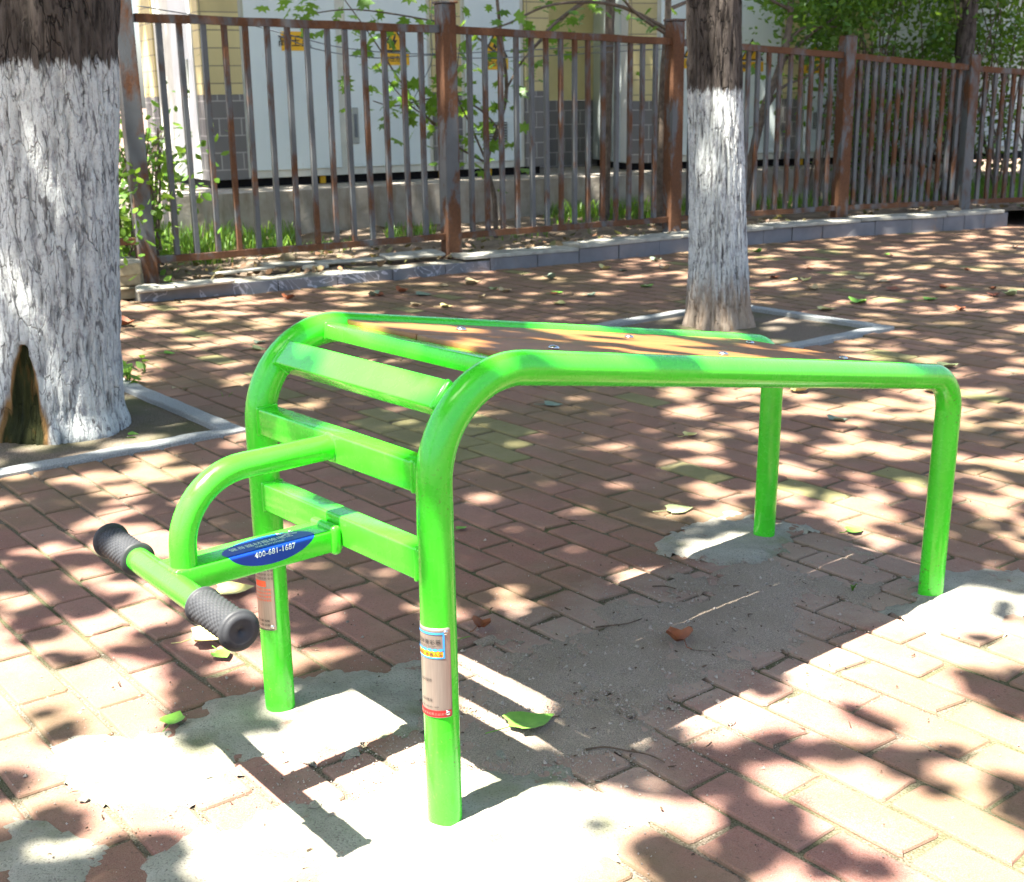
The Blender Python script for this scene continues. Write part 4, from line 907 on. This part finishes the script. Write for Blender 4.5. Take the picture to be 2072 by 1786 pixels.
def shrub(label, px, pw, ytop, ybot, off, nl, ls, mat, stems=10, dens=None, zmin=.1, cat='shrub', depth=.55, ground=None):
    base = PB(px, 400, off); base.z = .1; e_ = empty('shrub', base); tag(e_, label, cat, 'young trees and shrubs behind the fence')
    bm = bmesh.new()
    for k in range(stems):
        x0 = px+random.gauss(0, pw*.18); x1 = px+random.uniform(-pw*.5, pw*.5); p0 = PB(x0, 420, off+random.gauss(0, depth*.3)); p0.z = .08; p2 = PB(x1, ytop, off+random.gauss(0, depth*.5))
        pm = (p0+p2)/2+Vector((random.gauss(0, .08), random.gauss(0, .08), .1)); curve_tube(bm, [p0-base, pm-base, p2-base], .012, .003, 6)
    from_bm('stems', bm, M_stem, e_, True)
    cl = [(PB(random.uniform(px-pw/2, px+pw/2), random.uniform(ytop, ybot), off+random.uniform(-depth, depth)), random.uniform(.08, .2)) for _ in range(max(8, nl//60))]
    cs = []
    for _ in range(nl):
        c_, rr = random.choice(cl); cs.append((c_+Vector((random.gauss(0, rr), random.gauss(0, rr), random.gauss(0, rr))), ls*random.uniform(.6, 1.3)))
    leaf_mesh('foliage', cs, ls, mat, e_, LEAF, .6, base, .8); return e_
shrub('dense dark shrub rising above the fence left of the fifth post', 1770, 230, -160, 105, .95, 5200, .065, M_lf, 16)
shrub('dense green shrub above the fence at the right edge', 2010, 260, -180, 118, 1.0, 6500, .065, M_lf, 18)
shrub('tangle of thin stems and leaves low behind the fourth fence panel', 1860, 360, 90, 390, 1.35, 6500, .06, M_lf, 54)
shrub('shrub with bright leaf tips high above the rusty fourth post', 1660, 170, -170, 40, 1.5, 1500, .07, M_lfb, 8)
shrub('low sunlit weeds and saplings at the left fence post', 312, 46, 260, 420, .9, 300, .07, M_lfb, 9)
shrub('leafy bush glimpsed between the thick trunk and the left fence post', 262, 60, 300, 520, .5, 900, .06, M_lfb, 10)
shrub('green bush peeping out left of the thick trunk', -30, 110, -20, 480, .8, 1500, .07, M_lf, 10)
# grass and weeds
def grass():
    vs = []; fs = []; lc = []
    def blade(p, h, w):
        az = random.random()*6.283; le = random.uniform(.15, .6)*h; d = Vector((math.cos(az), math.sin(az), 0)); s = Vector((-d.y, d.x, 0)); b0 = len(vs)
        for t in (0, .45, .8): 
            c_ = p+d*le*t*t+Vector((0, 0, h*t)); ww = w*(1-t*.5); vs.append(c_-s*ww); vs.append(c_+s*ww)
        vs.append(p+d*le+Vector((0, 0, h*(1-.1*le/h)))); fs.extend([(b0, b0+1, b0+3, b0+2), (b0+2, b0+3, b0+5, b0+4), (b0+4, b0+5, b0+6)]); v_ = random.random(); lc.extend([v_]*3)
    for (x0, x1, y0, y1, n_, hm) in [(300, 470, 420, 520, 1500, .20), (420, 600, 450, 505, 900, .15), (240, 320, 420, 540, 500, .22), (480, 720, 480, 500, 200, .08), (780, 880, 455, 478, 260, .10), (1110, 1340, 395, 442, 1800, .16), (1100, 1340, 430, 455, 400, .08), (960, 1110, 462, 478, 160, .06), (1380, 1420, 400, 440, 300, .15), (1530, 1720, 380, 430, 700, .16), (1720, 1960, 370, 415, 1000, .18), (1960, 2080, 370, 410, 600, .2)]:
        for _ in range(n_):
            p = gnd(random.uniform(x0, x1), random.uniform(y0, y1), .11)
            if p.y < wall_y(p.x)+.33: continue
            p.z = wtop(p.x)-.05; blade(p, hm*random.uniform(.4, 1.3), random.uniform(.003, .008))
    o = from_py('grass', vs, fs, M_grass); set_attr(o.data, 'lc', lc); tag(o, 'grass and weeds growing in the bed behind the fence', 'grass', kind='stuff')
grass()
# weeds by the thick trunk
def weed(px, py, n_, hs, label, z=-.03, mat=M_lfb):
    p = gnd(px, py, z); e_ = empty('weed', p); tag(e_, label, 'weed', 'weeds in the pavement'); bm = bmesh.new(); cs = []
    for k in range(n_):
        t = Vector((random.gauss(0, hs*.35), random.gauss(0, hs*.35), hs*random.uniform(.4, 1))); curve_tube(bm, [(0, 0, 0), t*.5+Vector((0, 0, hs*.1)), t], .0022, .001, 5); cs.append((t+p, hs*random.uniform(.3, .55))); cs.append((t*.6+p, hs*.3))
    from_bm('stems', bm, mat, e_); leaf_mesh('foliage', cs, hs, mat, e_, LEAF, .4, p)
weed(262, 790, 12, .15, 'clump of green weeds at the right foot of the thick trunk'); weed(295, 765, 3, .12, 'round-leaved weed beside the granite strip'); weed(455, 818, 3, .05, 'tiny weed against the granite strip near the green frame'); weed(725, 402*2+520, 2, .02, 'tiny sprig in a joint behind the green leg', 0) if 0 else None
weed(2500/3855*2072*0+1725, 1195, 4, .022, 'tiny moss sprig on the concrete left of the right rear leg', .003)
# cables strung behind the fence
def cable(pts, r, label, off=.25):
    bm = bmesh.new(); P = [PB(x, y, off) for x, y in pts]; b0 = P[0]; curve_tube(bm, [p-b0 for p in P], r, r, 6); o = from_bm('cable', bm, M_handle, None, True); o.location = b0; tag(o, label, 'cable', 'thin cables strung along the fence')
cable([(275, 12), (360, 26), (480, 45), (600, 75), (700, 98), (860, 110), (1100, 100), (1350, 88)], .0035, 'uppermost thin dark cable crossing behind the fence')
cable([(560, 70), (640, 100), (760, 118), (880, 112), (1000, 118), (1340, 100)], .0035, 'lower sagging dark cable behind the fence')
cable([(875, -10), (872, 60), (874, 120), (858, 160), (835, 205)], .0035, 'dark cable hanging down beside the rusty middle post', .6)
# ================================================================ CROWNS (leaves laid out to cast the dappled shade)
LIT = [  # open gaps in the canopy, given by where their light falls on the ground
 [(60, 1560), (150, 1500), (300, 1480), (430, 1478), (520, 1440), (700, 1455), (830, 1470), (900, 1520), (900, 1640), (1000, 1640), (1075, 1600), (1200, 1590), (1260, 1650), (1285, 1800), (640, 1900), (430, 1900), (330, 1640), (200, 1700), (60, 1700)],
 [(1330, 1500), (1500, 1330), (1820, 1190), (1950, 1210), (2200, 1230), (2200, 1400), (2010, 1335), (1880, 1330), (1900, 1390), (2072, 1470), (2200, 1560), (2072, 1590), (1940, 1520), (1800, 1440), (1650, 1425), (1540, 1470), (1430, 1490)],
 [(1640, 1640), (1760, 1600), (1850, 1640), (1960, 1640), (2100, 1740), (2100, 1900), (1880, 1900), (1800, 1760), (1690, 1700)],
 [(1590, 1560), (1640, 1545), (1700, 1590), (1680, 1640), (1610, 1640), (1585, 1600)],
 [(905, 1300), (1000, 1370), (1090, 1440), (1060, 1560), (930, 1500), (900, 1400)],
 [(120, 1400), (190, 1350), (290, 1390), (330, 1450), (240, 1480), (150, 1470)],
 [(0, 1300), (60, 1330), (90, 1440), (60, 1530), (0, 1560), (-200, 1560), (-200, 1300)]]
SHD = [  # leafy patches inside them
 (255, 1510, 60, 22), (190, 1430, 45, 16), (250, 1600, 45, 12), (85, 1690, 110, 55), (830, 1560, 45, 20), (1150, 1600, 30, 20), (990, 1690, 90, 26), (1050, 1770, 45, 16), (1215, 1700, 70, 35), (900, 1470, 60, 16), (1560, 1420, 22, 12), (1670, 1345, 28, 14), (1720, 1400, 42, 12), (1850, 1395, 40, 16), (1935, 1440, 60, 18), (1640, 1380, 24, 9), (1950, 1300, 90, 18), (1860, 1730, 22, 18), (1700, 1520, 130, 40), (1480, 1540, 70, 30), (430, 1560, 40, 14), (180, 1620, 60, 22), (720, 1650, 34, 10)]
railx = [(.90, 1.16), (1.19, 1.52)]
def n1f(x, y): return nz(x*6.8, y*6.8, 1.7)+.55*nz(x*14, y*14, 4.1)
QS = sorted(n1f(random.uniform(-5, 8), random.uniform(0, 14)) for _ in range(4000))
def thr(frac): return QS[min(3999, int((1-frac)*4000))]
TH = {k: thr(k/100) for k in range(0, 101)}
def lit_at(x, y):
    px, py = proj((x, y, 0)); u, v_ = uv((x, y))
    n1 = n1f(x, y)
    if -.065 < v_ < .05:
        for a, b in railx:
            if a < u < b: return True
        if .15 < u < 1.75: return n1 > TH[5]
    for bx_, by_, r_ in ((-1.45, 4.85, .62), (1.32, 6.95, .48)):      # shade lying on the two white trunks, with small flecks
        if math.hypot(x-bx_, y-by_) < r_: return n1 > TH[9]
    if -.26 < u < -.04 and .46 < v_ < .62: return False
    for P in LIT:
        if inpoly(px, py, P):
            for sx, sy, rx, ry in SHD:
                if ((px-sx)/rx)**2+((py-sy)/ry)**2 < .62+.8*n1: return False
            return n1 > TH[93]
    if -.12 < u < .16 and .04 < v_ < .5: return n1 > TH[82]
    if 0 < u < 1.3 and .05 < v_ < .50: return n1 > (TH[45] if u > .9 else TH[12])
    if y < 3.2:
        fr = 56 if px > 1330 and py > 1480 else 24 if px > 1330 else (22 if px > 900 else 18)
        if px < 560 and 940 < py < 1400: fr = 52
    elif y < 5.5:
        fr = 45 if px < 560 else (4 if px < 1150 else (8 if px < 1340 else 44))
        if px < 560 and py < 950: fr = 22
    elif y < 8.5:
        fr = 30 if px < 520 else (10 if px < 1400 else 36)
        if py < 690 and px < 760: fr = 55
    elif y < 10.2: fr = 58 if px < 760 else 24
    elif y < 12: fr = 20
    else: fr = 15
    if y > 10.4 and px < 440: fr = 75
    if px > 1500 and y > 8.5 and y < 11.6: fr = 30
    if y > 11.8 and px > 1500: fr = 3
    return n1 > TH[int(fr*(.50 if px < 560 or (px > 1330 and y < 5.5) else .36))]
GX0, GX1, GY0, GY1, GS_ = -5.5, 9.5, .2, 17.0, .03
nx, ny = int((GX1-GX0)/GS_), int((GY1-GY0)/GS_)
grid = np.zeros((ny, nx), bool)
for j in range(ny):
    y = GY0+j*GS_
    for i in range(nx):
        x = GX0+i*GS_
        if abs(x) < .6*y+2.2: grid[j, i] = lit_at(x, y)
def is_lit(x, y):
    i = ((x-GX0)/GS_).astype(int).clip(0, nx-1); j = ((y-GY0)/GS_).astype(int).clip(0, ny-1); return grid[j, i]
def canopy():
    tot = 230000; gx = rng.uniform(-5.4, 9.4, tot); gy = rng.uniform(-.8, 17, tot)
    ok = np.abs(gx) < .6*gy+2.1
    gx, gy = gx[ok], gy[ok]; sz = rng.uniform(.07, .125, len(gx)); bad = is_lit(gx, gy)
    for a in range(6):
        t = a*math.pi/3; bad |= is_lit(gx+np.cos(t)*sz*.30, gy+np.sin(t)*sz*.30)
    gx, gy, sz = gx[~bad], gy[~bad], sz[~bad]; m = len(gx); far = gy > 8.6
    hgt = rng.uniform(4.3, 6.2, m)+np.clip((gy-2.8)*1.6, 0, 4.5)*rng.uniform(.8, 1.2, m)
    X_ = gx-EU.x*COT*hgt; Y_ = gy-EU.y*COT*hgt
    # bend every leaf so that it faces roughly upwards
    az = rng.uniform(0, 6.283, m); el = rng.normal(0, .35, m); rl = rng.normal(0, .35, m)
    d = np.stack([np.cos(az)*np.cos(el), np.sin(az)*np.cos(el), np.sin(el)], 1); s = np.stack([-np.sin(az), np.cos(az), rl], 1)
    P = np.stack([X_, Y_, hgt], 1); shp = [(0, 0), (.25, .34), (.62, .32), (1, 0), (.62, -.32), (.25, -.34)]
    V = np.stack([P+(d*(a-.5)+s*b)*sz[:, None]*1.15 for a, b in shp], 1)
    own = np.zeros(m, int); tr = [B1+Vector((.1, .12, 0)), B2, others[0][0], others[1][0], Vector((.9, 12.0, 0)), Vector((4.6, 13.2, 0)), Vector((-3.5, 10.6, 0))]
    D = np.stack([(X_-t.x)**2+(Y_-t.y)**2 for t in tr], 1); own = D.argmin(1); return V, own, tr, rng.random(m)
V, own, tr, lcv = canopy()
for k, p in enumerate(tr[4:]):
    t_ = empty('shade_tree', (p.x, p.y, .08)); tag(t_, ['rough-barked tree growing beside the recessed wall', 'rough-barked tree growing behind the right shrubs', 'rough-barked tree growing left of the substation'][k], 'tree', 'shade trees beyond the frame'); tob.append(t_)
    if k != 0: trunk('trunk', Vector((0, 0, 0)), Vector((.1, .1, 3.3)), [(0, .14), (.3, .11), (1.5, .09), (3.3, .06)], M_bark, t_, 32, 40, seed=p.x)
    else: trunk('trunk', Vector((0, 0, 0)), Vector((.1, .1, 3.3)), [(0, .05), (.3, .045), (1.5, .04), (3.3, .03)], M_stem, t_, 24, 40, seed=p.x)
M_crown = leafmat('crown_leaf', [(.035, .085, .015), (.06, .13, .02), (.09, .17, .03)], .25)
for k, e_ in enumerate(tob):
    sel = V[own == k]; m = len(sel)
    if not m: continue
    vs = (sel.reshape(-1, 3)-np.array(e_.location)); me = bpy.data.meshes.new('crown'); me.vertices.add(m*6); me.vertices.foreach_set('co', vs.ravel())
    me.loops.add(m*6); me.loops.foreach_set('vertex_index', np.arange(m*6)); me.polygons.add(m); me.polygons.foreach_set('loop_start', np.arange(m)*6); me.polygons.foreach_set('loop_total', np.full(m, 6)); me.update()
    o = link('crown', me, M_crown, e_); set_attr(me, 'lc', lcv[own == k].tolist())
    c_ = Vector((.0, .05, 3.2)); bm = bmesh.new(); cen = sel.reshape(-1, 3).mean(0)-np.array(e_.location)
    for q in range(5):
        tgt = sel[random.randrange(m)].mean(0)-np.array(e_.location); tgt = Vector(tgt); tgt = c_+(tgt-c_)*.6; tgt.z = max(tgt.z, 3.7)
        curve_tube(bm, [c_, (c_+tgt)/2+Vector((0, 0, .35)), tgt], .035, .008, 8)
    from_bm('limb', bm, M_stem, e_, True)
# ================================================================ FALLEN LEAVES, TWIGS
def dleaf_mat(name, a, b): 
    n = N(name, .6, .3); v = n.coord('Object'); n.set('Base Color', n.mix(n.ramp(n.noise(v, 30, 5, .6), [(.3, 0.0), (.7, 1.0)]), a, b)); n.bump(n.noise(v, 60, 3), .4, .003); return n.m
ML = dict(green=dleaf_mat('fallen_green', (.10, .26, .03), (.20, .40, .06)), pale=dleaf_mat('fallen_pale', (.22, .27, .12), (.36, .40, .20)), yellow=dleaf_mat('fallen_yellow', (.40, .36, .10), (.58, .52, .24)), brown=dleaf_mat('fallen_brown', (.16, .05, .02), (.32, .11, .05)), tan=dleaf_mat('fallen_tan', (.30, .22, .12), (.48, .38, .22)), dull=dleaf_mat('fallen_dull', (.12, .17, .12), (.20, .25, .18)))
SQ = [(0, 0), (.10, .22), (.06, .38), (.28, .46), (.50, .40), (.72, .26), (1, 0), (.70, -.24), (.52, -.42), (.30, -.44), (.08, -.36), (.12, -.18)]
def fallen(px, py, s, col, ang, label, curl=.25, shape=SQ, stalk=True, z=.003, grp='fallen leaves on the pavement', seed=0):
    bm = bmesh.new(); rows = []
    M_ = 8; K = len(shape)
    cen = bm.verts.new((.42*s, 0, 0)); rings = []
    for t in (.35, .7, 1.0): rings.append([bm.verts.new(((.42+(a-.42)*t)*s, b*t*s, 0)) for a, b in shape])
    for k in range(K): bm.faces.new((cen, rings[0][k], rings[0][(k+1) % K]))
    for i in range(2):
        for k in range(K): bm.faces.new((rings[i][k], rings[i+1][k], rings[i+1][(k+1) % K], rings[i][(k+1) % K]))
    for q in bm.verts:
        a, b = q.co.x/s, q.co.y/s; q.co.z = s*(curl*(b*b*2.2+(a-.45)**2*.9)+.10*curl*nz(a*5+px, b*5, 1)+.02)
    if stalk: tube(bm, [(.02*s, 0, .01*s+curl*.18*s), (-.25*s, .04*s, .02*s), (-.5*s, .0, .004)], .0011, 5)
    mn = min(q.co.z for q in bm.verts)
    for q in bm.verts: q.co.z -= mn
    o = from_bm('fallen_leaf', bm, ML[col], None, True); z = .009 if z == .003 and py > 1150 else z
    p = gnd(px, py, z); o.location = p; o.rotation_euler = (random.gauss(0, .05), random.gauss(0, .05), ang); return tag(o, label, 'leaf', grp)
fallen(1030, 1475, .105, 'green', .5, 'large fresh green leaf lying on the grit in front', .22)
fallen(1385, 1305, .072, 'brown', 1.9, 'curled reddish brown leaf lying on the sand under the bench', .9)
fallen(1348, 1035, .085, 'pale', .2, 'pale green leaf beside the far concrete patch', .12)
fallen(1100, 820, .08, 'dull', .1, 'dull grey-green leaf on the bricks under the board', .2)
fallen(1385, 884, .055, 'yellow', .4, 'small yellow leaf between the bench legs', .4)
fallen(385, 1300, .085, 'yellow', .3, 'withered yellow leaf below the handle grip', .5)
fallen(440, 1318, .05, 'green', -.9, 'torn green leaf half hidden by the near grip', .2)
fallen(435, 1200, .10, 'yellow', .3, 'mottled yellow leaf seen under the handle stem', .2)
fallen(342, 1470, .055, 'green', 1.4, 'green leaf on the sunlit cement left of the legs', .3)
fallen(965, 1275, .05, 'brown', .9, 'crumpled dark red leaf just right of the near leg', 1.0)
fallen(1725, 615, .12, 'green', .6, 'bright green leaf on the pavement beyond the right end of the board', .5)
fallen(1870, 608, .09, 'green', .2, 'small green leaf near the right edge of the far pavement', .3)
fallen(1600, 795, .09, 'yellow', .3, 'yellow and dark leaf just below the near rail', .8)
fallen(1900, 745, .10, 'pale', .2, 'pale leaf behind the right bend of the bench', .4)
fallen(1655, 628, .11, 'yellow', .1, 'yellow-green leaf behind the slimmer tree pit', .3)
fallen(1715, 1078, .055, 'green', .4, 'small green leaf right of the farthest leg', .25)
fallen(925, 1073, .035, 'green', .6, 'tiny green leaf fragment seen right of the tall near leg', .3)
fallen(350, 875, .075, 'green', .5, 'long green leaf on the soil inside the left pit', .4, z=-.03)
fallen(255, 893, .075, 'green', .1, 'dark green leaf resting against the front granite strip', .7, z=-.025)
fallen(412, 838, .08, 'tan', .3, 'tan leaf on the soil near the pit corner', .5, z=-.03)
fallen(445, 850, .08, 'yellow', -.4, 'yellowish leaf at the inner corner of the left pit', .5, z=-.03)
fallen(360, 803, .08, 'tan', 1.2, 'curled tan leaf near the right granite strip', 1.0, z=-.03)
fallen(232, 660, .12, 'brown', .0, 'dark curled leaf right beside the thick trunk', .9)
fallen(330, 716, .06, 'green', .2, 'small green leaf on the pavement above the right granite strip', .3)
fallen(507, 708, .08, 'pale', .1, 'pale leaf on the pavement left of the bench top', .5); fallen(515, 697, .07, 'dull', .7, 'dull dark leaf left of the bench top, behind the pale one', .5)
fallen(575, 607, .09, 'brown', .8, 'rust-coloured leaf on the far pavement near the wall', .8)
fallen(840, 598, .11, 'dull', .2, 'grey-green leaf on the far pavement above the bench', .3); fallen(830, 620, .08, 'tan', .2, 'tan leaf just behind the far rail', .5)
fallen(890, 622, .08, 'yellow', .2, 'yellow leaf just behind the far rail', .5); fallen(1012, 592, .09, 'tan', .5, 'tan curled leaf on the far pavement left of centre', .6)
fallen(940, 576, .12, 'tan', .1, 'curled dry leaf near the wall right of the rusty post', .7); fallen(1117, 594, .08, 'green', .4, 'green leaf on the pavement left of the slimmer trunk', .2)
fallen(1318, 505, .16, 'pale', 1.3, 'pale leaf propped against the slate wall', 1.2); fallen(1245, 520, .10, 'tan', .2, 'tan leaf at the foot of the slate wall', .6)
random.seed(21)
for _ in range(46):
    r = random.random()
    if r < .4: px, py = random.uniform(1540, 2060), random.uniform(485, 640)
    elif r < .7: px, py = random.uniform(560, 1390), random.uniform(545, 622)
    elif r < .85: px, py = random.uniform(1160, 1400), random.uniform(508, 530)
    else: px, py = random.uniform(1560, 2060), random.uniform(640, 860)
    p = gnd(px, py)
    if p.y > wall_y(p.x)-.05 or pit_in(P2, p, -.02): continue
    fallen(px, py, random.uniform(.05, .10), random.choice(['tan', 'brown', 'dull', 'yellow', 'pale', 'dull', 'green']), random.random()*6, 'small dry leaf scattered on the far pavement in front of the wall', random.uniform(.2, .9), stalk=False, grp='small dry leaves on the far pavement')
# litter in the bed
def litter():
    cs = []
    for _ in range(2600):
        px, py = random.uniform(290, 2070), random.uniform(400, 560); p = gnd(px, py, .12)
        if p.y < wall_y(p.x)+.14 or p.y > wall_y(p.x)+1.8: continue
        p.z = wtop(p.x)-.012+random.uniform(0, .02)+(.01 if p.y < wall_y(p.x)+.3 else 0); cs.append((p, random.uniform(.03, .08)))
    leaf_mesh('leaf_litter', cs, .06, leafmat('litter_leaf', [(.10, .05, .025), (.24, .13, .07), (.36, .26, .15), (.14, .15, .05)], .1), None, LEAF, .3)
    tag(bpy.data.objects['leaf_litter'], 'dry leaf litter along the top of the wall and the bed', 'leaf litter', kind='stuff')
litter()
def twig(pts, r, mat, label, name='twig', cat='twig', z=.005):
    P = [gnd(x, y, z) for x, y in pts]; b0 = P[0].copy(); bm = bmesh.new(); curve_tube(bm, [p-b0+Vector((0, 0, .003*(i % 2))) for i, p in enumerate(P)], r, r*.6, 6); o = from_bm(name, bm, mat, None, True); o.location = b0; return tag(o, label, cat, 'twigs on the ground')
M_tw = flat('twig_bark', (.10, .07, .05), .9, var=.5, vs=60); M_pl = flat('white_strip', (.75, .76, .72), .5)
twig([(1185, 1517), (1225, 1515), (1270, 1520), (1310, 1530), (1345, 1543)], .0022, M_tw, 'long bent twig lying on the bricks in the foreground')
twig([(1205, 1270), (1240, 1268), (1270, 1262), (1298, 1255)], .0020, M_tw, 'thin grey twig on the sand behind the near leg')
twig([(1320, 1187), (1345, 1189), (1368, 1192)], .0022, M_tw, 'short dark twig on the bricks near the sand')
twig([(1397, 1315), (1425, 1320), (1452, 1318)], .0010, M_tw, 'thread-like stalk beside the brown leaf')
twig([(920, 1296), (940, 1293), (952, 1288)], .0012, ML['green'], 'green leaf stalk beside the near leg')
twig([(720, 1390), (738, 1391), (755, 1397), (768, 1407)], .0020, M_pl, 'white plastic strip lying on the concrete between the front legs', 'plastic_strip', 'plastic strip')
twig([(1482, 1100+5), (1510, 1096), (1530, 1094)], .0010, ML['tan'], 'pale straw on the concrete beside the farthest leg')
twig([(1150, 1053), (1185, 1056)], .0016, M_tw, 'short dark twig in a brick joint under the bench')
twig([(185*0+300, 882), (345, 868), (420, 848), (455, 838)], .0030, M_tw, 'grey stick lying on the soil in the left pit', z=-.02)
bpy.context.view_layer.update()
